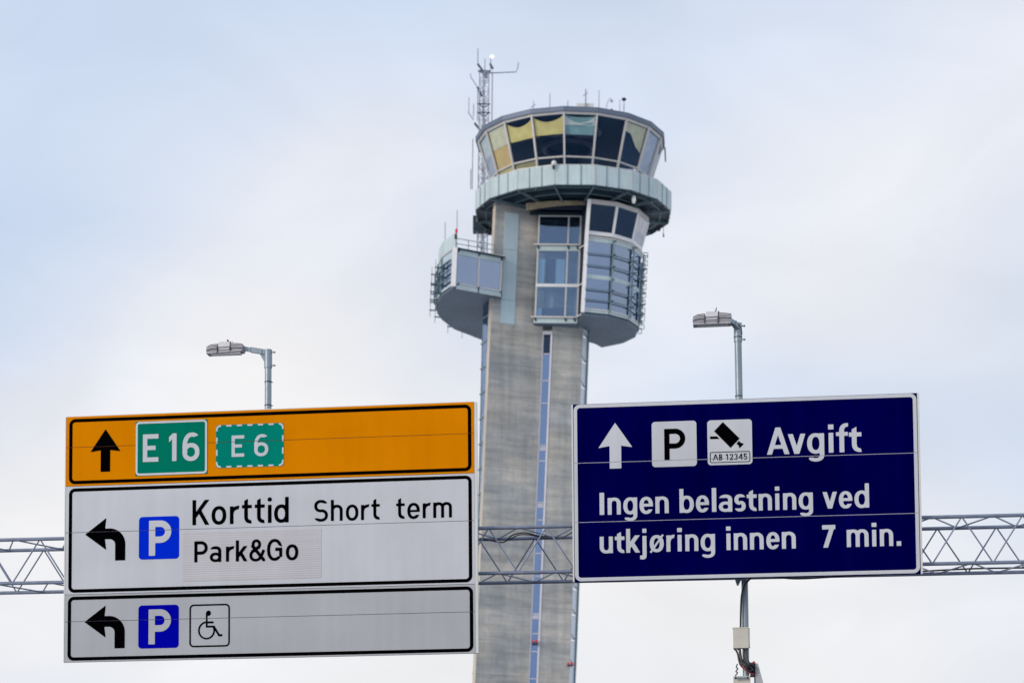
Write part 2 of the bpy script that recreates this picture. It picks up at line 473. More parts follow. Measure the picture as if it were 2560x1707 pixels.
# ------------------------------------------------------------------ flat print: glyph outlines from distance fields
def mn(*a):
    r = a[0]
    for x in a[1:]:
        r = np.minimum(r, x)
    return r
def mxm(*a):
    r = a[0]
    for x in a[1:]:
        r = np.maximum(r, x)
    return r
class G2:
    ct = 0.94          # weight of horizontal strokes against upright ones
    def __init__(g, X, Y):
        g.X, g.Y = X, Y
        g.ct = G2.ct
    def bar(g, x0, y0, x1, y1):
        return mxm(x0 - g.X, g.X - x1, y0 - g.Y, g.Y - y1)
    def line(g, ax, ay, bx, by, s, ext=0.0):
        d = math.hypot(bx - ax, by - ay)
        ux, uy = (bx - ax) / d, (by - ay) / d
        t = (g.X - ax) * ux + (g.Y - ay) * uy
        n = np.abs((g.Y - ay) * ux - (g.X - ax) * uy)
        return mxm(n - s / 2, -ext - t, t - d - ext)
    def ell(g, cx, cy, rx, ry, p=2.2):
        return ((np.abs((g.X - cx) / rx) ** p + np.abs((g.Y - cy) / ry) ** p) ** (1 / p) - 1) * min(rx, ry)
    def ring(g, cx, cy, rx, ry, s, p=2.2):
        return mxm(g.ell(cx, cy, rx, ry, p), -g.ell(cx, cy, max(rx - s, 1e-4), max(ry - s * g.ct, 1e-4), p))
    def stad(g, x0, y0, x1, y1, s, hollow=True):
        r = (y1 - y0) / 2
        o = mn(g.bar(x0, y0, x1 - r, y1), mxm(g.ell(x1 - r, y0 + r, r, r, 2), (x1 - r) - g.X - 1e-6))
        if not hollow:
            return o
        return mxm(o, -g.stad(x0 + s, y0 + s, x1 - s, y1 - s, s, False))
    def rrect(g, x0, y0, x1, y1, r):
        cx, cy = (x0 + x1) / 2, (y0 + y1) / 2
        qx = np.abs(g.X - cx) - (x1 - x0) / 2 + r
        qy = np.abs(g.Y - cy) - (y1 - y0) / 2 + r
        return np.hypot(np.maximum(qx, 0), np.maximum(qy, 0)) + np.minimum(np.maximum(qx, qy), 0) - r
    def poly(g, pts):
        n = len(pts)
        d = np.full(g.X.shape, 1e9)
        inside = np.zeros(g.X.shape, bool)
        for i in range(n):
            ax, ay = pts[i]; bx, by = pts[(i + 1) % n]
            ex, ey = bx - ax, by - ay
            t = np.clip(((g.X - ax) * ex + (g.Y - ay) * ey) / (ex * ex + ey * ey), 0, 1)
            d = np.minimum(d, np.hypot(g.X - ax - t * ex, g.Y - ay - t * ey))
            c = ((ay > g.Y) != (by > g.Y)) & (g.X < (bx - ax) * (g.Y - ay) / ((by - ay) if by != ay else 1e-12) + ax)
            inside ^= c
        return np.where(inside, -d, d)

def glyph(g, ch, w, H, s, rnd):
    X, Y = g.X, g.Y
    above = lambda y: y - Y
    below = lambda y: Y - y
    lt = lambda x: X - x
    gt = lambda x: x - X
    box = g.bar(0, 0, w, H)
    if ch == 'o':
        return g.ring(w / 2, H / 2, w / 2, H / 2, s)
    if ch in 'nh':
        xh = H if ch == 'n' else H * 0.765
        ry = w * 0.5
        cy = xh - ry
        return mn(g.bar(0, 0, s, H if ch == 'h' else xh * 0.985), mxm(g.ring(w / 2, cy, w / 2, ry, s), above(cy)), g.bar(w - s, 0, w, cy + 0.001))
    if ch == 'm':
        wm = (w + s) / 2
        ry = wm * 0.5
        cy = H - ry
        a = mn(g.bar(0, 0, s, H * 0.985), mxm(g.ring(wm / 2, cy, wm / 2, ry, s), above(cy)), g.bar(wm - s, 0, wm, cy + 0.001))
        return mn(a, mxm(g.ring(w - wm / 2, cy, wm / 2, ry, s), above(cy)), g.bar(w - s, 0, w, cy + 0.001))
    if ch == 'u':
        ry = w * 0.5
        return mn(g.bar(w - s, 0.012 * H, w, H), mxm(g.ring(w / 2, ry, w / 2, ry, s), below(ry)), g.bar(0, ry - 0.001, s, H))
    if ch == 'r':
        ry = H * 0.42
        return mn(g.bar(0, 0, s, H * 0.97), mxm(g.ring(w * 1.0, H - ry, w * 0.98, ry, s), above(H - ry), lt(w - 0.25 * (H - Y))))
    if ch == 't':
        x0 = 0.23 * w
        rx = (w - x0) * 0.92
        return mn(mxm(g.bar(x0, rx - 0.001, x0 + s, H), (Y - H) + (x0 + s - X) * 0.55), g.bar(0, 0.615 * H, w, 0.615 * H + s * 0.9),
                  mxm(g.ring(x0 + rx, rx, rx, rx, s, 2.4), below(rx), lt(w - 0.2 * Y)))
    if ch == 'f':
        x0 = 0.27 * w
        rx = (w - x0) * 0.92
        return mn(g.bar(x0, 0, x0 + s, H - rx + 0.001), g.bar(0, 0.565 * H, 0.97 * w, 0.565 * H + s * 0.82), mxm(g.ring(x0 + rx, H - rx, rx, rx, s, 2.4), above(H - rx), lt(w)))
    if ch == 'i':
        stem = g.bar(w * 0.5 - s / 2, 0, w * 0.5 + s / 2, 0.705 * H)
        return mn(stem, g.ell(w / 2, H - s * 0.6, s * 0.6, s * 0.6, 2) if rnd else g.bar(0, H * 0.825, w, H))
    if ch == 'j':
        rx = w * 0.62
        return mn(g.bar(w - s, rx - 0.001, w, H * 0.765), g.bar(w - s, H * 0.865, w, H), mxm(g.ring(w - rx, rx, rx, rx, s, 2.4), below(rx), gt(0)), )
    if ch in 'db':
        xh = H * 0.715
        bowl = g.ring(w / 2, xh / 2, w / 2, xh / 2, s)
        return mn(bowl, g.bar(w - s, 0.01 * H, w, H) if ch == 'd' else g.bar(0, 0.01 * H, s, H))
    if ch == 'g':
        de = 0.275 * H
        ry = 0.235 * H
        return mn(g.ring(w / 2, (H + de) / 2, w / 2, (H - de) / 2, s), g.bar(w - s, ry - 0.001, w, H * 0.99),
                  mxm(g.ring(w / 2, ry, w / 2, ry, s * 0.95), below(ry), gt(0.10 * w), mn(above(-1) * 0 + (w * 0.5 - X), below(ry * 0.62))))
    if ch == 'e':
        yb = 0.43 * H
        gap = mxm(gt(w * 0.5), above(0.26 * H), below(yb))
        return mn(mxm(g.ring(w / 2, H / 2, w / 2, H / 2, s), -gap), g.bar(s * 0.6, yb, w - s * 0.45, yb + s * 0.72))
    if ch == 'a':
        ry = 0.30 * H
        top = mxm(g.ring(w / 2, H - ry, w / 2, ry, s), above(H - ry), -mxm(lt(w / 2), below(H - ry * 0.62)))
        rb = 0.30 * H
        bowl = mxm(g.ring(w * 0.5, rb, w * 0.5, rb, s * 0.94), lt(w - s * 0.4))
        return mn(top, bowl, g.bar(w - s, 0, w, H - ry + 0.001))
    if ch in 'sS':
        ry = (H + s) / 4
        cU, cL = H - ry, ry
        a = mxm(g.ring(w / 2, cU, w * (0.5 if ch == 's' else 0.48), ry, s), -mxm(gt(w / 2), below(cU + ry * 0.42)))
        b = mxm(g.ring(w / 2, cL, w / 2, ry, s), -mxm(lt(w / 2), above(cL - ry * 0.42)))
        return mn(a, b)
    if ch == 'v':
        return mxm(mn(g.line(s * 0.52, H, w / 2, 0, s, 0.1), g.line(w - s * 0.52, H, w / 2, 0, s, 0.1)), box)
    if ch == 'A':
        return mn(mxm(mn(g.line(s * 0.52, 0, w / 2, H, s, 0.1), g.line(w - s * 0.52, 0, w / 2, H, s, 0.1)), box), g.bar(w * 0.25, 0.21 * H, w * 0.75, 0.21 * H + s * 0.8))
    if ch in 'kK':
        xh = H * 0.72 if ch == 'k' else H
        return mn(g.bar(0, 0, s, H), mxm(mn(g.line(s * 0.75, 0.36 * xh, w - s * 0.62, xh, s, 0.03), g.line(0.42 * w, 0.56 * xh, w - s * 0.58, 0, s * 1.02, 0.02)), g.bar(s * 0.6, 0, w * 1.02, xh),
                                          ))
    if ch == 'P':
        return mn(g.bar(0, 0, s, H), g.stad(0, 0.36 * H, w, H, s))
    if ch == 'B':
        return mn(g.stad(0, 0.46 * H, w * 0.95, H, s), g.stad(0, 0, w, 0.54 * H, s))
    if ch == 'E':
        return mn(g.bar(0, 0, s, H), g.bar(0, 0, w, s), g.bar(0, H - s, w, H), g.bar(0, H * 0.5 - s * 0.45, w * 0.82, H * 0.5 + s * 0.5))
    if ch in 'Il.':
        return box
    if ch == '1':
        return mn(g.bar(w - s, 0, w, H), mxm(g.line(0, 0.78 * H, w, H * 1.02, s * 0.9, 0.02), g.bar(0, 0, w, H)))
    if ch == '2':
        r = w / 2
        return mn(g.bar(0, 0, w, s), mxm(g.ring(r, H - r, r, r, s), mn(above(H - r), mxm(gt(r), above(H - r * 1.5)))), mxm(g.line(s * 0.5, s * 0.4, w - s * 0.6, H - r * 1.2, s, 0.01), box))
    if ch == '3':
        ry = (H + s) / 4
        a = mxm(g.ring(w / 2, H - ry, w * 0.48, ry, s), -mxm(lt(w / 2), below(H - ry * 0.7)))
        return mn(a, mxm(g.ring(w / 2, ry, w / 2, ry, s), -mxm(lt(w / 2), above(ry * 0.7))))
    if ch == '4':
        return mn(g.bar(w * 0.62, 0, w * 0.62 + s, H), g.bar(0, 0.22 * H, w, 0.22 * H + s), mxm(g.line(s * 0.4, 0.25 * H, w * 0.62 + s * 0.4, H, s, 0.0), box))
    if ch == '5':
        ry = 0.32 * H
        return mn(g.bar(0.05 * w, H - s, w * 0.95, H), g.bar(0.05 * w, 0.5 * H, 0.05 * w + s, H), mxm(g.ring(w / 2, ry, w / 2, ry, s), -mxm(lt(w * 0.4), above(ry * 0.6), below(ry * 1.4))))
    if ch == '6':
        ry = 0.315 * H
        a = g.ring(w / 2, ry, w / 2, ry, s)
        bq = mxm(g.ring(w * 0.56, H * 0.5, w * 0.56, H * 0.5, s), above(0.3 * H), mn(lt(w * 0.5), above(0.80 * H + (X - 0.5 * w) * 0.35)))
        return mn(a, mxm(bq, lt(w * 0.93)))
    if ch == '7':
        return mn(g.bar(0, H - s * 0.98, w, H), mxm(g.line(w - s * 0.56, H, 0.24 * w, 0, s, 0.1), box))
    if ch == 'G':
        a = mxm(g.ring(w / 2, H / 2, w / 2, H / 2, s), -mxm(gt(w * 0.55), above(0.12 * H), below(0.80 * H - (X - 0.5 * w) * 0.5)))
        return mn(a, g.bar(0.54 * w, 0.45 * H, w, 0.45 * H + s), g.bar(w - s, 0.17 * H, w, 0.46 * H), mxm(g.ring(w / 2, H / 2, w / 2, H / 2, s), below(0.2 * H)))
    if ch == '&':
        a = g.ring(0.44 * w, 0.765 * H, 0.30 * w, 0.235 * H, s * 0.92)
        b = mxm(g.ring(0.40 * w, 0.275 * H, 0.40 * w, 0.275 * H, s * 0.92), -mxm(gt(0.40 * w), above(0.275 * H)))
        return mn(a, b, mxm(g.line(0.22 * w, 0.68 * H, 0.98 * w, 0.0, s, 0.02), box), g.line(0.70 * w, 0.14 * H, 0.92 * w, 0.52 * H, s * 0.92), mxm(g.line(0.16 * w, 0.45 * H, 0.58 * w, 0.66 * H, s * 0.9), box))
    if ch == 'ø':
        return mn(g.ring(w / 2, H / 2, w * 0.485, H * 0.475, s), g.line(0.06 * w, 0.01 * H, 0.94 * w, 0.99 * H, s * 0.5))
    return box

def field_mesh(mb, f, u0, v0, u1, v1, h, y, seams=(), gap=0.006):
    """marching squares of f<0 over a rectangle, cut along the horizontal panel joints"""
    cuts = [v0]
    for sv in sorted(seams):
        if v0 < sv < v1:
            cuts += [sv - gap / 2, sv + gap / 2]
    cuts.append(v1)
    for a, b in zip(cuts[0::2], cuts[1::2]):
        if b - a < 1e-4:
            continue
        nx = max(2, int(math.ceil((u1 - u0) / h))); nz = max(2, int(math.ceil((b - a) / h)))
        us = np.linspace(u0, u1, nx + 1); vz = np.linspace(a, b, nz + 1)
        X, Y = np.meshgrid(us, vz)
        F = f(G2(X, Y)) - 1e-7
        ins = F < 0
        vs, fs = [], []
        for j in range(nz):
            run = None
            for i in range(nx + 1):
                full = i < nx and ins[j, i] and ins[j, i + 1] and ins[j + 1, i] and ins[j + 1, i + 1]
                if full and run is None:
                    run = i
                if not full and run is not None:
                    k = len(vs)
                    vs += [(us[run], y, vz[j]), (us[i], y, vz[j]), (us[i], y, vz[j + 1]), (us[run], y, vz[j + 1])]
                    fs.append((k, k + 1, k + 2, k + 3))
                    run = None
                if i < nx and not full:
                    c = [(i, j), (i + 1, j), (i + 1, j + 1), (i, j + 1)]
                    if not any(ins[q[1], q[0]] for q in c):
                        continue
                    pl = []
                    for n in range(4):
                        p, q = c[n], c[(n + 1) % 4]
                        fp, fq = F[p[1], p[0]], F[q[1], q[0]]
                        if fp < 0:
                            pl.append((us[p[0]], y, vz[p[1]]))
                        if (fp < 0) != (fq < 0):
                            t = fp / (fp - fq)
                            pl.append((us[p[0]] + t * (us[q[0]] - us[p[0]]), y, vz[p[1]] + t * (vz[q[1]] - vz[p[1]])))
                    if len(pl) >= 3:
                        k = len(vs)
                        vs += pl
                        fs.append(tuple(range(k, k + len(pl))))
        mb.add(vs, fs)
    return mb

def word(name, glyphs, s, material, parent, y, seams=(), rnd=False, res=None, label=None):
    mb = MB()
    for ch, a, b, c, d in glyphs:
        w, H = c - a, d - b
        ss = s
        hh = res or max(0.003, H / 56)
        f = lambda g, a=a, b=b, w=w, H=H, ch=ch: glyph(G2(g.X - a, g.Y - b), ch, w, H, ss, rnd)
        field_mesh(mb, f, a - 0.01, b - 0.01, c + 0.012, d + 0.01, hh, y, seams)
    return tag(mb.build(name, material, parent), label)

def shape(name, f, bb, h, material, parent, y, seams=(), label=None):
    return tag(field_mesh(MB(), f, *bb, h, y, seams).build(name, material, parent), label)

def rring(name, x0, z0, x1, z1, r, s, material, parent, y, seams=(), gap=0.006, n=10):
    """rounded rectangular border band, cut along the panel joints"""
    mb = MB()
    cs = [(x1 - r, z1 - r, 0), (x0 + r, z1 - r, 90), (x0 + r, z0 + r, 180), (x1 - r, z0 + r, 270)]
    for cx, cz, a0 in cs:
        pts_o = [(cx + r * math.cos(math.radians(a0 + 90 * k / n)), cz + r * math.sin(math.radians(a0 + 90 * k / n))) for k in range(n + 1)]
        pts_i = [(cx + (r - s) * math.cos(math.radians(a0 + 90 * k / n)), cz + (r - s) * math.sin(math.radians(a0 + 90 * k / n))) for k in range(n + 1)]
        vs = [(p[0], y, p[1]) for p in pts_o] + [(p[0], y, p[1]) for p in pts_i]
        mb.add(vs, [(k, k + 1, n + 2 + k, n + 1 + k) for k in range(n)])
    q = lambda a, b, c, d: mb.add([(a, y, b), (c, y, b), (c, y, d), (a, y, d)], [(0, 1, 2, 3)])
    q(x0 + r, z1 - s, x1 - r, z1)
    q(x0 + r, z0, x1 - r, z0 + s)
    cuts = [z0 + r]
    for sv in sorted(seams):
        if z0 + r < sv < z1 - r:
            cuts += [sv - gap / 2, sv + gap / 2]
    cuts.append(z1 - r)
    for a, b in zip(cuts[0::2], cuts[1::2]):
        q(x0, a, x0 + s, b)
        q(x1 - s, a, x1, b)
    return mb.build(name, material, parent)

F1, F2 = -0.003, -0.006       # heights of the first and second film layer in front of the face

# ------------------------------------------------------------------ direction sign (yellow and white)
s1 = empty('direction_sign', (-5.4551, 26.6868, 4.5941), -0.1304)
tag(s1, 'tall yellow and white road sign with E16, Korttid and parking symbols', 'road sign')
W1, H1 = 5.07, 3.03
SEAM1 = [0.496, 0.829, 1.592, 2.167, 2.648]
lv = [0.0] + SEAM1 + [H1]
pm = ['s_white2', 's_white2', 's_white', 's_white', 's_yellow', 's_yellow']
fields = []
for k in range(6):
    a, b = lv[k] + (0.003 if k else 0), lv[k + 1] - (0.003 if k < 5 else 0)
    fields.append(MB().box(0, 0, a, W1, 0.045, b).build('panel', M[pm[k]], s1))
for k, sv in enumerate(SEAM1):
    MB().box(0.005, 0.010, sv - 0.0029, W1 - 0.005, 0.04, sv + 0.0029).build('panel_joint', M['gap'], s1)
MB().box(-0.013, -0.004, 0.0, -0.001, 0.06, H1).build('edge_profile', M['alu'], s1)
MB().box(W1 + 0.001, 0.004, 0.0, W1 + 0.032, 0.07, H1).build('edge_profile', M['alu'], s1)
MB().box(0.0, 0.006, H1 + 0.0005, W1, 0.06, H1 + 0.010).build('edge_profile', M['alu'], s1)
for x in (0.5, 1.7, 2.9, 4.1, 4.8):
    MB().box(x - 0.03, 0.048, 0.05, x + 0.03, 0.13, H1 - 0.05).build('back_rail', M['galv'], s1)
pY, pW, pB = fields[4], fields[2], fields[0]
rring('border', 0.040, 2.193, 5.036, 3.002, 0.077, 0.041, M['s_black'], pY, F1, SEAM1)
rring('border', 0.043, 0.852, 5.038, 2.140, 0.077, 0.041, M['s_black'], pW, F1, SEAM1)
rring('border', 0.040, 0.018, 5.046, 0.803, 0.077, 0.041, M['s_black'], pB, F1, SEAM1)
arrow_up = [(0.501, 2.863), (0.692, 2.583), (0.562, 2.601), (0.562, 2.334), (0.441, 2.334), (0.441, 2.601), (0.311, 2.583)]
shape('arrow', lambda g: g.poly(arrow_up), (0.30, 2.32, 0.70, 2.87), 0.006, M['s_black'], pY, F1, SEAM1, 'black straight-ahead arrow')
# route shields
def shield(x0, z0, x1, z1, mt):
    return MB().box(x0, F1 - 0.002, z0, x1, -0.0005, z1).build('route_shield', mt, s1)
sh = shield(0.880, 2.266, 1.787, 2.940, M['s_green'])
rring('shield_border', 0.884, 2.270, 1.783, 2.936, 0.05, 0.026, M['s_white'], sh, F2 - 0.002)
word('lettering', [('E', 0.976, 2.436, 1.172, 2.778), ('1', 1.305, 2.436, 1.400, 2.778), ('6', 1.474, 2.430, 1.687, 2.782)], 0.056, M['s_white'], sh, F2 - 0.002, label='white lettering E 16')
sh2 = shape('route_shield', lambda g: g.bar(1.891, 2.331, 2.738, 2.861), (1.885, 2.325, 2.745, 2.867), 0.03, M['s_green2'], s1, F1, SEAM1)
def dash(g):
    d = mxm(g.rrect(1.893, 2.333, 2.736, 2.859, 0.05), -g.rrect(1.914, 2.354, 2.715, 2.838, 0.035))
    ph = 0.0650
    px = np.abs(((g.X - 1.891 - 0.0325) / 0.1310) % 1.0 - 0.5) * 0.1310 - 0.0325
    pz = np.abs(((g.Y - 2.331 - 0.0380) / 0.1510) % 1.0 - 0.5) * 0.1510 - 0.0375
    hor = mxm(np.minimum(np.abs(g.Y - 2.331), np.abs(g.Y - 2.861)) - 0.040, 0.0)
    on = np.where(np.minimum(np.abs(g.Y - 2.333), np.abs(g.Y - 2.859)) < 0.024, -px, -pz)
    corner = mxm(np.minimum(np.abs(g.X - 1.891), np.abs(g.X - 2.738)) - 0.06, np.minimum(np.abs(g.Y - 2.331), np.abs(g.Y - 2.861)) - 0.06)
    return mxm(d, mn(on, corner))
shape('shield_border', dash, (1.888, 2.328, 2.741, 2.864), 0.006, M['s_white'], sh2, F2, SEAM1, label='dashed white border')['kind'] = 'stuff'
G2.ct = 0.94
word('lettering', [('E', 2.088, 2.462, 2.246, 2.726), ('6', 2.370, 2.459, 2.545, 2.731)], 0.041, M['s_white'], sh2, F2, SEAM1, label='white lettering E 6')
# white field
word('lettering', [('K', 1.601, 1.640, 1.812, 1.948), ('o', 1.840, 1.637, 2.023, 1.866), ('r', 2.068, 1.640, 2.188, 1.863), ('t', 2.218, 1.640, 2.341, 1.945), ('t', 2.377, 1.640, 2.501, 1.946),
                   ('i', 2.540, 1.640, 2.586, 1.954), ('d', 2.617, 1.637, 2.798, 1.952)], 0.0455, M['s_black'], pW, F1, SEAM1, rnd=True, label='black lettering Korttid')
word('lettering', [('S', 3.110, 1.636, 3.282, 1.901), ('h', 3.318, 1.640, 3.463, 1.897), ('o', 3.502, 1.636, 3.655, 1.833), ('r', 3.688, 1.640, 3.791, 1.830), ('t', 3.815, 1.640, 3.918, 1.895)], 0.0365, M['s_black'], pW, F1, SEAM1, rnd=True, label='black lettering Short')
word('lettering', [('t', 4.118, 1.640, 4.222, 1.893), ('e', 4.254, 1.634, 4.406, 1.830), ('r', 4.441, 1.640, 4.540, 1.826), ('m', 4.569, 1.639, 4.796, 1.828)], 0.0365, M['s_black'], pW, F1, SEAM1, rnd=True, label='black lettering term')
ov = MB()
nb = 22
for k in range(nb):          # ribbed plastic overlay
    z0, z1 = 0.954 + (1.552 - 0.954) * k / nb, 0.954 + (1.552 - 0.954) * (k + 1) / nb
    ov.add([(1.489, -0.0020, z0), (3.199, -0.0020, z0), (3.199, -0.0036, (z0 + z1) / 2), (1.489, -0.0036, (z0 + z1) / 2), (3.199, -0.0020, z1), (1.489, -0.0020, z1)], [(0, 1, 2, 3), (3, 2, 4, 5)])
ovo = tag(ov.build('overlay_sheet', M['s_patch'], s1), 'greyish ribbed overlay sheet')
word('lettering', [('P', 1.627, 1.183, 1.794, 1.441), ('a', 1.821, 1.181, 1.963, 1.374), ('r', 2.021, 1.182, 2.124, 1.370), ('k', 2.144, 1.180, 2.288, 1.438), ('&', 2.313, 1.174, 2.507, 1.443),
                   ('G', 2.531, 1.176, 2.719, 1.442), ('o', 2.764, 1.176, 2.917, 1.370)], 0.0385, M['s_black'], ovo, F2 - 0.001, rnd=True, label='black lettering Park&Go')
def turn_arrow(z, dz=0.0):
    def f(g):
        Y = g.Y - z
        g2 = G2(g.X, Y)
        head = g2.poly([(0.251, 0.334), (0.519, 0.532), (0.504, 0.401), (0.560, 0.401), (0.560, 0.269), (0.502, 0.269), (0.520, 0.136)])
        arc = mxm(g2.ell(0.560, 0.201, 0.200, 0.200, 2), -g2.ell(0.560, 0.197, 0.072, 0.072, 2), 0.559 - g.X, 0.199 - Y)
        arc = mxm(arc, 0.0 * arc - 1)
        leg = g2.bar(0.632, 0.003, 0.760, 0.2)
        return mn(head, mxm(g2.ell(0.560, 0.201, 0.200, 0.200, 2), -g2.ell(0.560, 0.197, 0.072, 0.072, 2), 0.559 - g.X, 0.1985 - Y), leg)
    return f
shape('arrow', turn_arrow(1.231), (0.24, 1.225, 0.77, 1.775), 0.006, M['s_black'], pW, F1, SEAM1, 'black left-turn arrow')
shape('arrow', turn_arrow(0.155), (0.24, 0.15, 0.77, 0.70), 0.006, M['s_black'], pB, F1, SEAM1, 'black left-turn arrow')
q1 = shape('parking_square', lambda g: g.rrect(0.931, 1.236, 1.436, 1.760, 0.045), (0.925, 1.23, 1.442, 1.766), 0.012, M['s_pblue'], s1, F1, SEAM1, 'bright blue parking square')
word('lettering', [('P', 1.058, 1.279, 1.338, 1.711)], 0.079, M['s_white'], q1, F2, SEAM1, label='white letter P')
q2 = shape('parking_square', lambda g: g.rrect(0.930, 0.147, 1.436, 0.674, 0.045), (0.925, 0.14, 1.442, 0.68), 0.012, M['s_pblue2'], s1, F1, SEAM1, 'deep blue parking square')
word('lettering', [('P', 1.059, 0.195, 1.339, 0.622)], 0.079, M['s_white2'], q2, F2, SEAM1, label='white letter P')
rring('pictogram_border', 1.568, 0.148, 2.072, 0.670, 0.055, 0.0195, M['s_black'], pB, F1, SEAM1)
def wheelchair(g):
    head = g.ell(1.805, 0.559, 0.031, 0.033, 2)
    body = g.bar(1.773, 0.384, 1.794, 0.562)
    arm = g.bar(1.785, 0.435, 1.869, 0.459)
    seat = g.bar(1.773, 0.384, 1.880, 0.407)
    leg = g.line(1.872, 0.396, 1.938, 0.286, 0.025)
    foot = g.bar(1.928, 0.274, 1.979, 0.301)
    wheel = mxm(g.ring(1.782, 0.350, 0.1055, 0.110, 0.0215, 2), -mxm(1.784 - g.X, 0.384 - g.Y), )
    wheel2 = mxm(g.ring(1.782, 0.350, 0.1055, 0.110, 0.0215, 2), 1.86 - g.X, g.Y - 0.395)
    return mn(head, body, arm, seat, leg, foot, wheel, wheel2)
shape('wheelchair_symbol', wheelchair, (1.66, 0.22, 2.0, 0.61), 0.004, M['s_black'], pB, F1, SEAM1, 'black wheelchair user symbol')

# ------------------------------------------------------------------ parking fee sign (navy)
G2.ct = 0.78
s2 = empty('parking_fee_sign', (0.7566, 25.9044, 5.4199), -0.1162)
tag(s2, 'navy blue sign with white lettering about parking fee, beside the tower shaft', 'road sign')
W2, H2 = 4.05, 2.135
SEAM2 = [0.712, 1.425]
lv = [0.0] + SEAM2 + [H2]
pn = []
for k in range(3):
    a, b = lv[k] + (0.003 if k else 0), lv[k + 1] - (0.003 if k < 2 else 0)
    pn.append(MB().box(0, 0, a, W2, 0.045, b).build('panel', M['s_blue'], s2))
for sv in SEAM2:
    MB().box(0.005, 0.002, sv - 0.0029, W2 - 0.005, 0.04, sv + 0.0029).build('panel_joint', M['gap_light'], s2)
MB().box(-0.020, 0.002, 0.0, -0.001, 0.06, H2).build('edge_profile', M['alu'], s2)
MB().box(W2 + 0.001, 0.004, 0.0, W2 + 0.026, 0.07, H2).build('edge_profile', M['alu'], s2)
for x in (0.5, 1.5, 2.5, 3.5):
    MB().box(x - 0.03, 0.048, 0.05, x + 0.03, 0.13, H2 - 0.05).build('back_rail', M['galv'], s2)
pT, pM, pL = pn[2], pn[1], pn[0]
rring('border', 0.006, 0.006, W2 - 0.006, H2 - 0.004, 0.075, 0.042, M['s_white'], pT, F1, SEAM2)
arrow2 = [(0.502, 1.894), (0.700, 1.601), (0.569, 1.622), (0.569, 1.349), (0.435, 1.349), (0.435, 1.622), (0.304, 1.601)]
shape('arrow', lambda g: g.poly(arrow2) - 0.002, (0.29, 1.34, 0.71, 1.90), 0.006, M['s_white'], pT, F1, SEAM2, 'white straight-ahead arrow')
c1 = shape('parking_square', lambda g: g.rrect(0.937, 1.348, 1.467, 1.892, 0.04), (0.93, 1.34, 1.475, 1.90), 0.012, M['s_white'], s2, F1, SEAM2, 'white square for letter P')
word('lettering', [('P', 1.084, 1.430, 1.333, 1.803)], 0.062, M['s_black'], c1, F2, SEAM2, label='black letter P')
c2 = shape('camera_square', lambda g: g.rrect(1.595, 1.351, 2.121, 1.889, 0.04), (1.588, 1.344, 2.128, 1.896), 0.012, M['s_white'], s2, F1, SEAM2, 'white square with camera pictogram')
def camera_sym(g):
    b = g.poly([(1.780, 1.860), (1.970, 1.661), (1.867, 1.555), (1.679, 1.757)]) - 0.003
    mo = g.poly([(1.626, 1.696), (1.706, 1.695), (1.739, 1.663), (1.627, 1.664)])
    le = g.poly([(1.966, 1.634), (1.981, 1.613), (2.024, 1.594), (1.971, 1.542), (1.962, 1.577), (1.935, 1.599)])
    return mn(b, mo, le)
shape('camera_symbol', camera_sym, (1.615, 1.53, 2.035, 1.875), 0.005, M['s_black'], c2, F2, SEAM2, 'black surveillance camera symbol')
rring('plate_border', 1.622, 1.377, 2.095, 1.508, 0.022, 0.0085, M['s_black'], c2, F2, SEAM2, n=5)
word('lettering', [('A', 1.655, 1.407, 1.722, 1.480), ('B', 1.729, 1.407, 1.768, 1.480), ('1', 1.807, 1.407, 1.834, 1.480), ('2', 1.855, 1.407, 1.896, 1.480), ('3', 1.906, 1.407, 1.947, 1.480),
                   ('4', 1.959, 1.407, 2.008, 1.480), ('5', 2.018, 1.407, 2.059, 1.480)], 0.0115, M['s_black'], c2, F2, SEAM2, res=0.0022, label='black lettering AB 12345')
word('lettering', [('A', 2.293, 1.456, 2.557, 1.778), ('v', 2.541, 1.456, 2.745, 1.694), ('g', 2.765, 1.358, 2.964, 1.696), ('i', 3.012, 1.458, 3.075, 1.793), ('f', 3.103, 1.458, 3.245, 1.804), ('t', 3.253, 1.455, 3.398, 1.757)],
     0.0555, M['s_white'], pT, F1, SEAM2, label='white lettering Avgift')
word('lettering', [('I', 0.307, 0.795, 0.362, 1.060), ('n', 0.403, 0.794, 0.559, 0.998), ('g', 0.589, 0.714, 0.754, 0.996), ('e', 0.782, 0.791, 0.941, 0.997), ('n', 0.970, 0.794, 1.127, 0.996)], 0.0475, M['s_white'], pM, F1, SEAM2, label='white lettering Ingen')
word('lettering', [('b', 1.255, 0.790, 1.424, 1.078), ('e', 1.449, 0.791, 1.603, 0.995), ('l', 1.637, 0.794, 1.689, 1.079), ('a', 1.719, 0.790, 1.876, 0.995), ('s', 1.902, 0.790, 2.034, 0.996), ('t', 2.047, 0.791, 2.163, 1.043),
                   ('n', 2.186, 0.794, 2.341, 0.994), ('i', 2.378, 0.795, 2.431, 1.074), ('n', 2.472, 0.794, 2.626, 0.994), ('g', 2.654, 0.713, 2.820, 0.995)], 0.0475, M['s_white'], pM, F1, SEAM2, label='white lettering belastning')
word('lettering', [('v', 2.934, 0.795, 3.101, 0.992), ('e', 3.123, 0.791, 3.278, 0.996), ('d', 3.303, 0.791, 3.473, 1.081)], 0.0475, M['s_white'], pM, F1, SEAM2, label='white lettering ved')
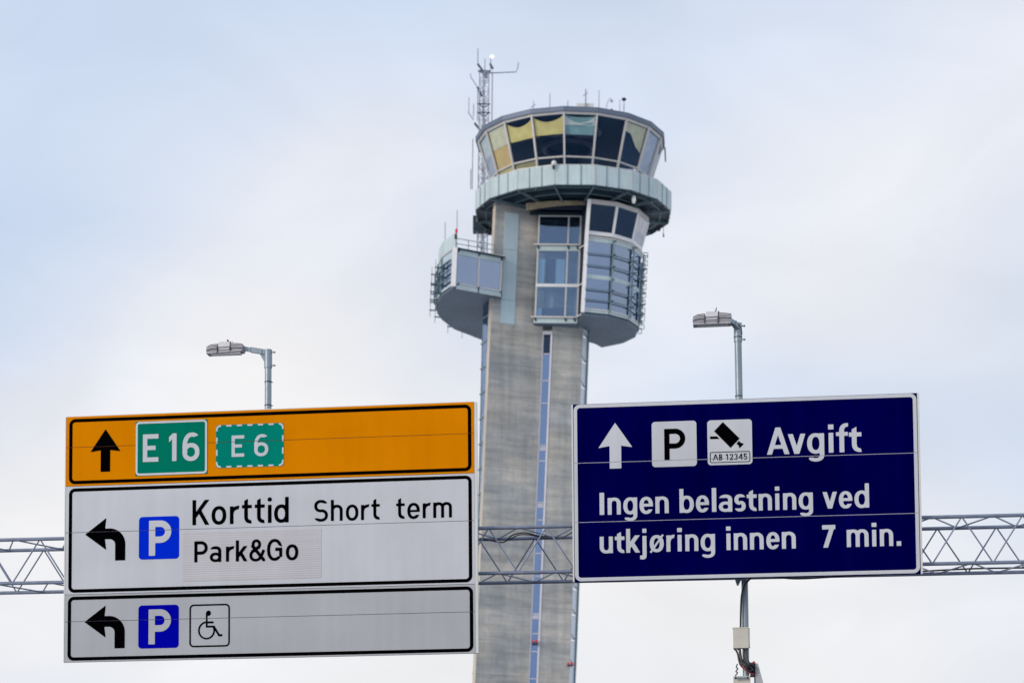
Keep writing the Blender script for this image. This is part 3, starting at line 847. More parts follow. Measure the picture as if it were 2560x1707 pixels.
word('lettering', [('u', 0.304, 0.332, 0.460, 0.533), ('t', 0.484, 0.332, 0.598, 0.585), ('k', 0.618, 0.333, 0.782, 0.619), ('j', 0.781, 0.249, 0.859, 0.616), ('ø', 0.895, 0.326, 1.065, 0.541), ('r', 1.094, 0.334, 1.194, 0.534),
                   ('i', 1.223, 0.334, 1.278, 0.613), ('n', 1.317, 0.334, 1.471, 0.534), ('g', 1.498, 0.249, 1.667, 0.534)], 0.0475, M['s_white'], pL, F1, SEAM2, label='white lettering utkjøring')
word('lettering', [('i', 1.799, 0.334, 1.852, 0.615), ('n', 1.888, 0.333, 2.044, 0.534), ('n', 2.077, 0.333, 2.237, 0.533), ('e', 2.269, 0.330, 2.422, 0.534), ('n', 2.450, 0.333, 2.612, 0.534)], 0.0475, M['s_white'], pL, F1, SEAM2, label='white lettering innen')
word('lettering', [('7', 2.921, 0.333, 3.075, 0.600)], 0.052, M['s_white'], pL, F1, SEAM2, label='white numeral 7')
word('lettering', [('m', 3.205, 0.333, 3.458, 0.540), ('i', 3.495, 0.333, 3.551, 0.612), ('n', 3.588, 0.333, 3.742, 0.536), ('.', 3.781, 0.333, 3.833, 0.387)], 0.0475, M['s_white'], pL, F1, SEAM2, label='white lettering min.')

# ------------------------------------------------------------------ sign gantry
gy = -0.1254
gan = empty('sign_gantry', (0, 26, 0), gy)
tag(gan, 'galvanised lattice truss spanning behind the two road signs', 'gantry')
UE = 8.75
zt = lambda u: 6.128 - 0.0045 * u
zb = lambda u: 5.580 - 0.0053 * u
FR, BK = 0.20, 1.0
for off in (FR, BK):
    for zf in (zt, zb):
        smooth_sides(MB().tube([(-UE, off, zf(-UE)), (UE, off, zf(UE))], 0.0225, 12).build('chord', M['galv'], gan))
PT = 0.70
def lace(a0, b0, fa, fb, r=0.0095):
    """zigzag of bars between two chords: nodes a at a0+k*PT, nodes b half way"""
    k = -14
    while k < 14:
        for (ua, ub) in ((a0 + k * PT, b0 + k * PT), (a0 + (k + 1) * PT, b0 + k * PT)):
            if abs(ua) < UE and abs(ub) < UE:
                MB().tube([fa(ua), fb(ub)], r, 7).build('lacing_bar', M['galv'], gan)
        k += 1
lace(-0.29, 0.06, lambda u: (u, FR, zt(u)), lambda u: (u, FR, zb(u)))
lace(-0.52, -0.17, lambda u: (u, BK, zt(u)), lambda u: (u, BK, zb(u)))
lace(-0.28, 0.07, lambda u: (u, BK, zt(u)), lambda u: (u, FR, zt(u)), 0.0095)
lace(-0.18, 0.17, lambda u: (u, FR, zb(u)), lambda u: (u, BK, zb(u)), 0.0095)
for u in (-UE, UE):          # end portals and legs, outside the view
    for off in (FR, BK):
        smooth_sides(MB().tube([(u, off, 0), (u, off, 6.3)], 0.06, 14).build('leg', M['galv'], gan))
    for z in (0.8, 2.0, 3.2, 4.4, 5.5):
        MB().tube([(u, FR, z), (u, BK, z + 0.8)], 0.012, 8).build('leg_brace', M['galv'], gan)
    MB().box(u - 0.35, FR - 0.3, 0, u + 0.35, BK + 0.3, 0.18).build('footing', M['kerb'], gan)
# sign brackets on the chords
for u, zz in ((1.92, 5.55), (-3.9, 5.58), (-1.3, 5.58), (4.2, 5.55), (1.35, 5.555), (3.55, 5.55)):
    big = u == 1.92
    b = MB()
    if big:
        b.box(u - 0.075, FR - 0.04, zz - 0.075, u + 0.06, FR + 0.16, zz + 0.03)
        b.tube([(u + 0.02, FR - 0.05, zz - 0.06), (u + 0.02, FR + 0.18, zz - 0.06)], 0.03, 8)
        b.bar((u + 0.05, FR + 0.05, zz - 0.035), (u + 0.12, FR + 0.05, zz - 0.02), 0.03)
    else:
        b.box(u - 0.04, FR - 0.03, zz - 0.022, u + 0.05, FR + 0.10, zz + 0.04)
        b.bar((u + 0.05, FR + 0.03, zz - 0.01), (u + 0.09, FR + 0.03, zz - 0.01), 0.012)
    b.build('sign_clamp', M['galv_pole'], gan)

def gworld(p):
    c, s_ = math.cos(gy), math.sin(gy)
    return (c * p[0] - s_ * p[1], 26 + s_ * p[0] + c * p[1], p[2])
def curve_pts(pts, n=6):
    """Catmull-Rom through the points"""
    P = [Vector(p) for p in pts]
    P = [P[0]] + P + [P[-1]]
    res = []
    for i in range(1, len(P) - 2):
        for k in range(n):
            t = k / n
            a, b, c, d = P[i - 1], P[i], P[i + 1], P[i + 2]
            res.append(0.5 * ((2 * b) + (c - a) * t + (2 * a - 5 * b + 4 * c - d) * t * t + (3 * b - 3 * c + d - a) * t ** 3))
    res.append(P[-2])
    return res
def cable(pts, r, label, group=None, material='rubber'):
    o = empty('tmp')
    bpy.data.objects.remove(o)
    ob = MB().tube(curve_pts(pts), r, 7).build('cable', M[material])
    ob.location = (0, 26, 0)
    ob.rotation_euler = (0, 0, gy)
    smooth_sides(ob)
    return tag(ob, label, 'cable', group)
cable([(-0.46, 0.62, 6.075), (-0.41, 0.62, 6.07), (-0.22, 0.62, 6.025), (-0.14, 0.62, 6.035), (-0.05, 0.60, 6.105), (0.10, 0.58, 6.125), (0.26, 0.60, 6.088), (0.39, 0.60, 6.072)], 0.0085,
      'black cable hanging in loops from truss top between the signs')
cable([(-0.16, 0.66, 6.035), (-0.08, 0.66, 6.07), (0.02, 0.66, 6.115), (0.16, 0.66, 6.11), (0.30, 0.66, 6.075), (0.45, 0.64, 6.055), (0.54, 0.64, 6.055), (0.66, 0.6, 6.105), (0.74, 0.58, 6.13)], 0.0075,
      'thinner black cable running along truss toward navy sign')
cable([(3.15, 0.95, 5.555), (3.4, 0.95, 5.53), (3.9, 0.95, 5.545), (4.4, 0.97, 5.575), (4.9, 0.97, 5.585), (5.5, 0.97, 5.60), (6.1, 0.97, 5.595), (7.0, 0.97, 5.59)], 0.011,
      'black cable resting on truss bottom chord past navy sign')

# ------------------------------------------------------------------ lamp posts
def lamp_post(u, zhead, left, zbase, label):
    root = empty('lamp_post', gworld((u, 0.6, zbase)), gy)
    tag(root, label, 'lamp post', 'lamp posts above the signs')
    Z = lambda z: z - zbase
    if left:
        smooth_sides(MB().tube([(0, 0, 0), (0, 0, Z(zhead - 0.13))], 0.0425, 18).build('pole', M['galv_pole'], root))
    else:
        smooth_sides(MB().tube([(0.035, 0, 0), (0.035, 0, Z(5.48))], 0.040, 18).build('pole', M['galv_pole'], root), 50)
        smooth_sides(MB().tube([(0.012, 0, Z(5.48)), (0, 0, Z(zhead - 0.13))], 0.0435, 18).build('pole', M['galv_pole'], root))
        br = MB().box(-0.08, -0.09, Z(5.49), 0.09, 0.09, Z(5.535))
        br.hexa([(-0.06, -0.05, Z(5.42)), (-0.04, -0.05, Z(5.42)), (-0.04, 0.05, Z(5.42)), (-0.06, 0.05, Z(5.42)), (-0.085, -0.05, Z(5.5)), (0.0, -0.05, Z(5.5)), (0.0, 0.05, Z(5.5)), (-0.085, 0.05, Z(5.5))])
        br.build('bracket', M['galv_pole'], root)
    # collar at the top
    c0, c1 = zhead - 0.232, zhead
    col = smooth_sides(MB().tube([(0, 0, Z(c0)), (0, 0, Z(c1 - 0.004)), (0, 0, Z(c1))], [0.0505, 0.0505, 0.046], 18).build('collar', M['galv_pole'], root))
    for zz in (c1 - 0.035, c0 + 0.03):
        MB().tube([(0.045, 0, Z(zz)), (0.068, 0, Z(zz)), (0.0685, 0, Z(zz)), (0.09, 0, Z(zz))], [0.007, 0.007, 0.013, 0.013], 8).build('bolt', M['alu_head'], col)
    # black straps
    for zz in ((8.115, 7.82) if left else (8.447, 7.722)):
        st = MB().tube([(0, 0, Z(zz - 0.006)), (0, 0, Z(zz + 0.006))], 0.0465 if zz < 8.3 else 0.053, 18)
        if left:
            st.bar((0.04, -0.01, Z(zz - 0.004)), (0.068, -0.015, Z(zz - 0.010)), 0.008)
        st.build('strap', M['rubber'], root)
    # arm: from collar to lamp head
    hx = -0.305 if left else -0.068        # right end of the head
    hz = zhead + 0.045
    a = MB()
    if left:
        a.bar((-0.04, 0, Z(zhead - 0.030)), (-0.215, 0, Z(zhead + 0.006)), 0.055, 0.062)
        a.bar((-0.21, 0, Z(zhead + 0.004)), (-0.315, -0.0, Z(zhead + 0.026)), 0.048, 0.048)
        arm = a.build('arm', M['galv_pole'], root)
        MB().slab([(-0.105, Z(zhead - 0.055)), (-0.048, Z(zhead - 0.155)), (-0.044, Z(zhead - 0.07)), (-0.046, Z(zhead - 0.04))], -0.012, 0.012).build('gusset', M['galv_pole'], arm)
        MB().box(-0.076, -0.031, Z(zhead - 0.062), -0.070, 0.031, Z(zhead - 0.004)).build('joint_plate', M['dark_metal'], arm)
        MB().box(-0.219, -0.029, Z(zhead - 0.028), -0.214, 0.029, Z(zhead + 0.036)).build('joint_plate', M['dark_metal'], arm)
    else:
        a.bar((0.0, -0.03, Z(zhead - 0.06)), (-0.045, -0.10, Z(zhead - 0.022)), 0.06, 0.06)
        a.bar((-0.04, -0.095, Z(zhead - 0.022)), (-0.09, -0.13, Z(zhead + 0.0)), 0.05, 0.05)
        arm = a.build('arm', M['galv_pole'], root)
        smooth_sides(MB().tube(curve_pts([(-0.02, -0.06, Z(zhead - 0.015)), (0.01, -0.07, Z(zhead - 0.03)), (0.045, -0.045, Z(zhead - 0.09)), (0.05, -0.02, Z(zhead - 0.15))]), 0.005, 6).build('lead', M['rubber'], arm))
    # lamp head: length 0.47, profile seen from the road
    yo = 0.0 if left else -0.13
    def P(x, z):   # x 0..0.47 from left end
        return (hx - 0.47 + x, Z(zhead) + z)
    lowL, lowR = (-0.040, -0.021) if left else (-0.050, -0.050)
    DY = 0.075
    body = MB().slab([P(0.004, lowL), P(0.455, lowR), P(0.47, lowR + 0.03), P(0.468, 0.060), P(0.43, 0.068), P(0.30, 0.073), P(0.16, 0.066), P(0.05, 0.040), P(0.0, 0.018)], yo - DY, yo + DY)
    head = body.build('lamp_head', M['alu_head'], root)
    for k in range(4):         # long cooling fins standing out of the upper half
        dz = 0.0165 * k
        f1 = [P(0.006, 0.004 + dz * 0.75), P(0.06, 0.018 + dz), P(0.15, 0.026 + dz), P(0.15, 0.033 + dz), P(0.06, 0.025 + dz), P(0.006, 0.010 + dz * 0.75)]
        f2 = [P(0.318, 0.030 + dz), P(0.40, 0.026 + dz * 0.95), P(0.466, 0.020 + dz * 0.85), P(0.466, 0.026 + dz * 0.85), P(0.40, 0.033 + dz * 0.95), P(0.318, 0.037 + dz)]
        for fpoly in (f1, f2):
            MB().slab(fpoly, yo - DY - 0.016, yo + DY + 0.016).build('cooling_fin', M['alu_light'], head)
            MB().slab([(x, z - 0.0085) for x, z in fpoly], yo - DY - 0.003, yo - DY + 0.004).build('fin_gap_shade', M['dark_metal'], head)  # dark strip below each fin paints the shade of the gap
    blk = MB().slab([P(0.155, 0.036), P(0.312, 0.040), P(0.312, 0.098), P(0.165, 0.100)], yo - DY - 0.014, yo + DY).build('driver_box', M['alu_light'], head)
    MB().slab([P(0.140, lowL + 0.010), P(0.147, lowL + 0.010), P(0.153, 0.060), P(0.144, 0.060)], yo - DY - 0.018, yo - DY + 0.002).build('strap', M['dark_metal'], head)
    MB().slab([P(0.300, lowR + 0.006), P(0.311, lowR + 0.006), P(0.320, 0.100), P(0.309, 0.100)], yo - DY - 0.018, yo - DY + 0.002).build('strap', M['dark_metal'], head)
    MB().slab([P(0.004, lowL + 0.004), P(0.455, lowR + 0.004), P(0.455, lowR + 0.011), P(0.004, lowL + 0.011)], yo - DY - 0.005, yo - DY + 0.002).build('bottom_edge', M['alu_light'], head)
    MB().slab([P(0.160, 0.000), P(0.300, 0.004), P(0.300, 0.030), P(0.160, 0.026)], yo - DY - 0.006, yo - DY + 0.002).build('type_plate', M['lens'], head)
    MB().box(P(0.05, 0)[0], yo - DY + 0.02, Z(zhead) + min(lowL, lowR) - 0.004, P(0.43, 0)[0], yo + DY - 0.02, Z(zhead) + lowR - 0.0).build('lens', M['lens'], head)
    an = MB()
    ax, az = P(0.265 if left else 0.275, 0.10)
    if left:
        an.hexa([(ax - 0.012, yo - 0.012, az), (ax + 0.014, yo - 0.012, az), (ax + 0.014, yo + 0.012, az), (ax - 0.012, yo + 0.012, az),
                 (ax - 0.016, yo - 0.01, az + 0.050), (ax + 0.003, yo - 0.01, az + 0.044), (ax + 0.003, yo + 0.01, az + 0.044), (ax - 0.016, yo + 0.01, az + 0.050)])
    else:
        an.tube([(ax - 0.004, yo, az - 0.006), (ax - 0.002, yo, az + 0.020), (ax + 0.003, yo, az + 0.025), (ax + 0.012, yo, az + 0.068)], [0.018, 0.014, 0.007, 0.005], 8)
    an.build('radio_aerial', M['dark_metal'], head)
    for x in (0.19, 0.315):
        xx, zz = P(x, 0.105)
        MB().tube([(xx, yo, zz), (xx, yo, zz + 0.022)], 0.009, 8).build('eye_bolt', M['alu_light'], head)
    return root
lamp_post(-3.1045, 8.5245, True, 5.52, 'short lamp post with long arm rising behind the yellow sign')
lamp_post(2.7245, 8.6205, False, 0.0, 'tall lamp post with lamp close to pole behind navy sign')

# things fixed to the tall post below the sign
def on_post(name, u, off, z, label, cat):
    o = empty(name, gworld((u, off, z)), gy)
    return tag(o, label, cat)
jb = on_post('junction_box', 2.71, 0.50, 4.64, 'beige junction box on the tall lamp post below navy sign', 'junction box')
b = MB().box(-0.095, -0.055, 0.045, 0.088, 0.055, 0.25).build('housing', M['box_beige'], jb)
MB().box(-0.100, -0.060, 0.235, 0.094, 0.057, 0.249).build('lid_lip', M['box_beige'], b)
arcp = [(-0.095, 0.046)] + [(-0.095 + 0.183 * k / 8, 0.046 + 0.022 * math.sin(math.pi * k / 8)) for k in range(1, 8)] + [(0.088, 0.046), (0.088, 0.0), (-0.095, 0.0)]
MB().slab(list(reversed(arcp)), -0.068, 0.05).build('gland_cover', M['box_beige'], jb)
for x in (-0.08, -0.04, 0.03, 0.07):
    MB().tube([(x, -0.01, 0.0), (x, -0.01, -0.018)], 0.010, 8).build('cable_gland', M['dark_metal'], jb)
MB().box(0.091, -0.045, 0.01, 0.103, 0.055, 0.24).build('side_rail', M['alu'], jb)
lb = on_post('equipment_cabinet', 2.71, 0.49, 4.02, 'pale cabinet strapped to the post at bottom of the picture', 'cabinet')
b = MB().box(-0.10, -0.02, 0.0, 0.10, 0.10, 0.29).build('housing', M['box_beige'], lb)
MB().tube([(-0.075, -0.06, 0.262), (0.075, -0.06, 0.262)], 0.011, 8).build('clamp', M['galv_pole'], b)
for x in (-0.072, 0.072):
    MB().ball((x, -0.06, 0.262), 0.016, 8).build('clamp_nut', M['dark_metal'], b)
sb = on_post('side_panel_box', 2.86, 0.55, 4.0, 'grey slanted box fixed beside post at bottom of the picture', 'box')
MB().slab([(0.015, 0.0), (0.135, 0.0), (0.135, 0.10), (0.045, 0.455), (0.012, 0.46)], -0.07, 0.07).build('housing', M['box_grey'], sb)
MB().box(-0.004, -0.05, 0.18, 0.011, 0.05, 0.45).build('connector_strip', M['dark_metal'], sb)
MB().tube([(-0.04, -0.04, 0.45), (0.0, -0.05, 0.475), (0.012, -0.04, 0.45)], 0.015, 8).build('red_connector', M['red_rubber'], sb)
MB().box(-0.05, -0.06, 0.30, 0.0, 0.02, 0.42).build('connector_block', M['dark_metal'], sb)
cable([(3.05, 0.53, 5.545), (2.92, 0.53, 5.51), (2.83, 0.53, 5.485), (2.76, 0.53, 5.40), (2.725, 0.535, 5.30), (2.71, 0.54, 5.12), (2.703, 0.54, 4.89)], 0.012, 'black cable coming down the tall post to junction box')
g_c = 'wires looping under the junction box'
cable([(2.64, 0.49, 4.63), (2.665, 0.48, 4.58), (2.68, 0.47, 4.50), (2.70, 0.46, 4.44), (2.77, 0.45, 4.37), (2.85, 0.46, 4.33)], 0.012, 'leftmost of the wires looping below the beige junction box', g_c)
cable([(2.69, 0.48, 4.63), (2.70, 0.46, 4.55), (2.72, 0.45, 4.46), (2.78, 0.44, 4.40), (2.86, 0.46, 4.36)], 0.016, 'thick black wire looping below the beige junction box', g_c)
cable([(2.74, 0.48, 4.63), (2.735, 0.47, 4.54), (2.76, 0.46, 4.47), (2.82, 0.45, 4.42), (2.87, 0.47, 4.41)], 0.013, 'short inner wire looping below the beige junction box', g_c)
cable([(2.78, 0.48, 4.63), (2.775, 0.48, 4.55), (2.79, 0.47, 4.48), (2.83, 0.46, 4.45), (2.87, 0.47, 4.44)], 0.011, 'rightmost wire hanging straight below the beige junction box', g_c)
cable([(2.72, 0.47, 4.50), (2.75, 0.44, 4.44), (2.80, 0.43, 4.42), (2.84, 0.42, 4.38), (2.80, 0.42, 4.36), (2.77, 0.42, 4.40), (2.82, 0.42, 4.44), (2.87, 0.45, 4.40)], 0.013, 'bunched black wire loop lying against the grey slanted box', g_c)
cable([(2.71, 0.46, 4.47), (2.74, 0.44, 4.40), (2.80, 0.43, 4.345), (2.86, 0.45, 4.32)], 0.008, 'thin reddish wire in the loop under junction box', g_c, 'red_rubber')
cable([(2.66, 0.53, 4.46), (2.645, 0.52, 4.42), (2.665, 0.5, 4.40), (2.64, 0.52, 4.37), (2.66, 0.5, 4.35), (2.635, 0.52, 4.32), (2.655, 0.5, 4.30)], 0.007, 'short coiled black cord on left side of the post bottom')

# ------------------------------------------------------------------ control tower (local frame: z=0 at underside of gallery)
TZ = 68.5
TILT = 0.018
class TB(MB):
    def build(s, name, material, parent=None, smooth=False, loc=None):
        s.v = [(x, y, z + TZ) for x, y, z in s.v]
        return MB.build(s, name, material, parent, smooth, loc)
TC = Vector((6.313, 210.0, 68.497))
Zax = Vector((math.sin(TILT), 0, math.cos(TILT)))
tower = empty('control_tower')
tower.location = TC - Zax * TZ
tower.rotation_euler = (0, TILT, 0)
tag(tower, 'concrete airport control tower with glazed cab and two hanging pods', 'control tower')
lean = lambda z, k=0.031: k * (z + 12.0)
def sprism(poly, z0, z1, k=0.031):
    return TB().prism([(x + lean(z0, k), y) for x, y in poly], z0, z1, (lean(z1, k) - lean(z0, k), 0))
def quadbox(a, b, z0, z1, th, k=0.031, inset=0.0):
    """upright plate from plan point a to b (outer face), thickness th inwards, leaning"""
    a, b = Vector(a), Vector(b)
    d = (b - a).normalized()
    a, b = a + d * inset, b - d * inset
    n = Vector((-d.y, d.x))
    return sprism([tuple(a), tuple(b), tuple(b + n * th), tuple(a + n * th)], z0, z1, k)

# --- shaft
shaft = sprism([(-7.84, -4.2), (-2.85, -2.2), (-2.95, -1.4), (-7.9, -3.4)], -72, 0.1).build('shaft', M['concrete'], tower)
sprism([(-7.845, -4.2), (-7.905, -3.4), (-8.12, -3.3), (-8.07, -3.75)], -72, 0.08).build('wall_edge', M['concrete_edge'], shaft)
sprism([(-1.95, -2.3), (1.02, -1.5), (0.9, -0.9), (-1.95, -1.5)], -72, -0.2).build('concrete_wall', M['concrete'], shaft)
sprism([(1.0, 2.4), (0.6, 5.0), (-7.4, 5.0), (-7.6, 4.4), (0.2, 4.4), (0.6, 2.4)], -72, 0.1).build('concrete_wall', M['concrete'], shaft)
sprism([(-2.84, -2.0), (-1.96, -2.0), (-1.96, -1.8), (-2.84, -1.8)], -72, -12.0).build('slot_back', M['inside_blue'], shaft)
# glazed slot in the front
zz = -12.6
k = 0
MBs = quadbox((-2.85, -2.26), (-2.74, -2.25), -72, -12.1, 0.1).build('slot_frame', M['frame_lilac'], shaft)
quadbox((-2.08, -2.27), (-1.93, -2.36), -72, -12.1, 0.1).build('slot_frame', M['frame_lilac'], shaft)
quadbox((-2.85, -2.28), (-1.95, -2.34), -12.35, -12.0, 0.15).build('slot_frame', M['frame_lilac'], shaft)
steps = [1.7, 2.6, 2.2, 4.1, 1.5, 4.0, 1.7, 3.2, 2.2, 3.6, 1.9]
while zz > -60:
    st = steps[k % len(steps)]
    quadbox((-2.74, -2.20), (-2.08, -2.22), zz - st + 0.12, zz, 0.03).build('window_pane', M['glass_dark' if k == 0 else 'glass_strip'], shaft)
    quadbox((-2.70, -2.255), (-2.10, -2.28), zz - st, zz - st + 0.115, 0.08).build('transom', M['frame_lilac'], shaft)
    if st > 3.3 and k:
        quadbox((-2.68, -2.245), (-2.12, -2.262), zz - st - 0.45, zz - st - 0.05, 0.04).build('spandrel_panel', M['frame_lilac'], shaft)
    zz -= st
    k += 1
# glazed slots at both flanks
for z0 in np.arange(-72, -10.5, 2.45):
    z0 = float(z0)
    oz = lambda z: -8.66 + lean(z, 0.0105)
    iz = lambda z: -8.13 + lean(z)
    def flank(za, zb_, ox, th, iy=-3.28):
        return TB().hexa([(oz(za) - ox, -1.6, za), (iz(za), iy, za), (iz(za) + 0.05, iy + th, za), (oz(za) - ox + 0.05, -1.6 + th, za),
                          (oz(zb_) - ox, -1.6, zb_), (iz(zb_), iy, zb_), (iz(zb_) + 0.05, iy + th, zb_), (oz(zb_) - ox + 0.05, -1.6 + th, zb_)])
    flank(z0 + 0.06, z0 + 2.39, 0.0, 0.03).build('flank_pane', M['glass_flank'], shaft)
    flank(z0 - 0.05, z0 + 0.05, 0.16, 0.12, -3.36).build('transom', M['post'], shaft)
    TB().bar((oz(z0) , -1.5, z0), (iz(z0 + 2.4), -3.1, z0 + 2.4), 0.07).build('flank_brace', M['post'], shaft)
    quadbox((1.04, -1.44), (1.50, -0.6), z0 + 0.9 + 0.05, z0 + 0.9 + 2.40, 0.03).build('flank_pane', M['flank'], shaft)
    TB().bar((1.03 + lean(z0), -1.5, z0 + 1.5), (1.55 + lean(z0), -0.7, z0 + 0.85), 0.06).build('flank_brace', M['post'], shaft)
TB().bar((oz(-72), -1.55, -72), (oz(-10.6), -1.55, -10.6), 0.10).build('flank_post', M['post'], shaft)
TB().bar((1.58 + lean(-72), -0.6, -72), (1.58 + lean(-11.6), -0.6, -11.6), 0.20).build('flank_post', M['post'], shaft)
for (x, y, z) in ((-2.35 + lean(-42) - 0.05, -2.5, -42.0), (1.05 + lean(-44.0), -1.75, -44.0)):
    ol = TB().box(x - 0.27, y - 0.2, z - 0.30, x + 0.27, y + 0.05, z - 0.12).build('obstruction_light', M['dark_metal'], shaft)
    TB().ball((x + 0.14, y - 0.12, z - 0.0), 0.14, 10, (1, 1, 1.15)).build('lamp_glass', M['red'], ol)
    TB().ball((x - 0.18, y - 0.12, z - 0.02), 0.10, 8, (1, 1, 1.15)).build('lamp_glass', M['red'], ol)
# pale cladding strip on the left wall
wy = lambda x: -4.2 + (x + 7.84) * 0.4008
for z0, z1 in ((-11.7, -9.42), (-9.38, -4.52), (-4.48, -0.9)):
    quadbox((-6.93, wy(-6.93) - 0.05), (-5.60, wy(-5.60) - 0.05), z0, z1, 0.06).build('cladding_panel', M['panel2'], shaft)

# --- middle glazed bay
BX = [-3.72, -0.80, 0.42]          # plan x at z=-12, mullion, right
by = -3.2
bay = sprism([(BX[0], by), (BX[2], by), (BX[2] + 0.2, -1.3), (BX[0], -1.9)], -11.55, -11.35).build('glazed_bay', M['soffit'], tower)
rows = [(-10.94, -7.97, 'glass_mid'), (-7.66, -4.48, 'glass_mid'), (-3.84, -1.10, 'glass_mid')]
for z0, z1, g in rows:
    for a, b_ in ((BX[0] + 0.12, BX[1] - 0.06), (BX[1] + 0.06, BX[2] - 0.12)):
        quadbox((a, by), (b_, by), z0, z1, 0.03).build('window_pane', M[g], bay)
for x, w in ((BX[0], 0.14), (BX[1] - 0.07, 0.14), (BX[2] - 0.14, 0.15)):
    quadbox((x, by - 0.06), (x + w, by - 0.06), -11.3, -0.95, 0.14).build('mullion', M['frame'], bay)
for z0, z1, pr, mt in ((-7.96, -7.67, 0.07, 'frame_white'), (-1.10, -0.90, 0.08, 'frame')):
    quadbox((BX[0], by - pr), (BX[2], by - pr), z0, z1, 0.14).build('transom', M[mt], bay)
for z0, z1 in ((-4.47, -3.98), (-11.5, -11.04)):
    quadbox((BX[0] - 0.05, by - 0.10), (BX[2] - 0.02, by - 0.10), z0, z1, 0.14).build('fascia_panel', M['panel'], bay)
    quadbox((BX[0] - 0.36, by - 0.30), (BX[2] - 0.15, by - 0.30), z1 + 0.02, z1 + 0.16, 0.18).build('ledge_rail', M['frame'], bay)
    for x in (BX[0] + 0.05, BX[1], BX[2] - 0.35):
        TB().bar((x + lean(z1), by - 0.25, z1 + 0.02), (x + 0.12 + lean(z1), by - 0.05, z0 + 0.15), 0.12).build('ledge_bracket', M['teal_steel'], bay)
quadbox((BX[0], -1.75), (BX[2], -1.75), -11.3, -0.9, 0.1).build('room_wall', M['inside_pale'], bay)
for z in (-7.82, -4.2, -0.8):
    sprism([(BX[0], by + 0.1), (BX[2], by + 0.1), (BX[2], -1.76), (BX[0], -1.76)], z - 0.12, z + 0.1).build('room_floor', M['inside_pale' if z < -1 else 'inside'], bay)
for xa, xb in ((0.16, 0.80), (1.85, 2.75)):
    quadbox((BX[0] + xa, by + 0.12), (BX[0] + xb, by + 0.12), -7.6, -5.2, 0.04).build('curtain', M['curtain'], bay)
quadbox((BX[0] + 0.16, by + 0.12), (BX[0] + 0.66, by + 0.12), -10.9, -10.0, 0.04).build('curtain', M['curtain'], bay)
quadbox((BX[0] + 0.95, by + 0.5), (BX[0] + 1.75, by + 0.5), -7.7, -5.1, 0.4).build('locker', M['inside_blue'], bay)
quadbox((BX[0] + 0.70, by + 0.4), (BX[1] - 0.1, by + 0.4), -11.3, -9.9, 0.5).build('desk', M['inside_blue'], bay)
quadbox((BX[0] + 0.05, by + 0.12), (BX[2] - 0.1, by + 0.12), -1.9, -1.12, 0.05).build('blind_or_reflection', M['inside'], bay)
quadbox((BX[0] + 0.2, by + 0.3), (BX[2] - 0.2, by + 0.3), -3.8, -1.9, 0.05).build('blind_or_reflection', M['inside_blue'], bay)
sprism([(BX[2] + 0.02, by + 0.3), (BX[2] + 0.5, -2.9), (BX[2] + 0.5, -1.5), (BX[2] + 0.02, -1.5)], -11.2, -0.3).build('recess', M['post'], bay)
for z0 in (-10.9, -7.9, -4.2):
    TB().bar((BX[2] - 0.1 + lean(z0), by - 0.15, z0), (BX[2] + 0.45 + lean(z0), -4.2, z0 + 0.1), 0.09).build('link_rail', M['frame_white'], bay)

# --- right-hand pod: part of a drum round the tower axis
KP = 0.045
def PV(k, R=6.4):
    a = math.radians(7 + 24 * k)
    return (R * math.sin(a), -R * math.cos(a))
poly = [PV(k) for k in range(7)] + [(2.39, 4.2), (1.6, 3.4), (1.0, -2.0), (0.45, -2.7)]
pod = sprism(poly, -11.55, -11.30, KP).build('pod', M['soffit'], tower)
sprism([PV(k, 6.47) for k in range(7)] + [(2.4, 4.3), (1.5, 3.5), (0.9, -2.0), (0.40, -2.7)], -11.29, -11.22, KP).build('floor_rim', M['teal_steel'], pod)
sprism([PV(k, 6.1) for k in range(7)] + [(2.2, 4.0), (1.6, 3.2), (1.2, -2.0), (0.8, -2.5)], -0.50, -0.3, KP).build('pod_roof', M['soffit'], pod)
core = sprism([PV(k, 3.6) for k in range(7)] + [(1.6, 3.0), (1.2, -1.6)], -11.2, -0.55, KP).build('pod_core', M['inside_blue'], pod)
def prot(p, q, z0, z1, th, kk=KP, ins=0.0):
    return quadbox(p, q, z0, z1, th, kk, ins)
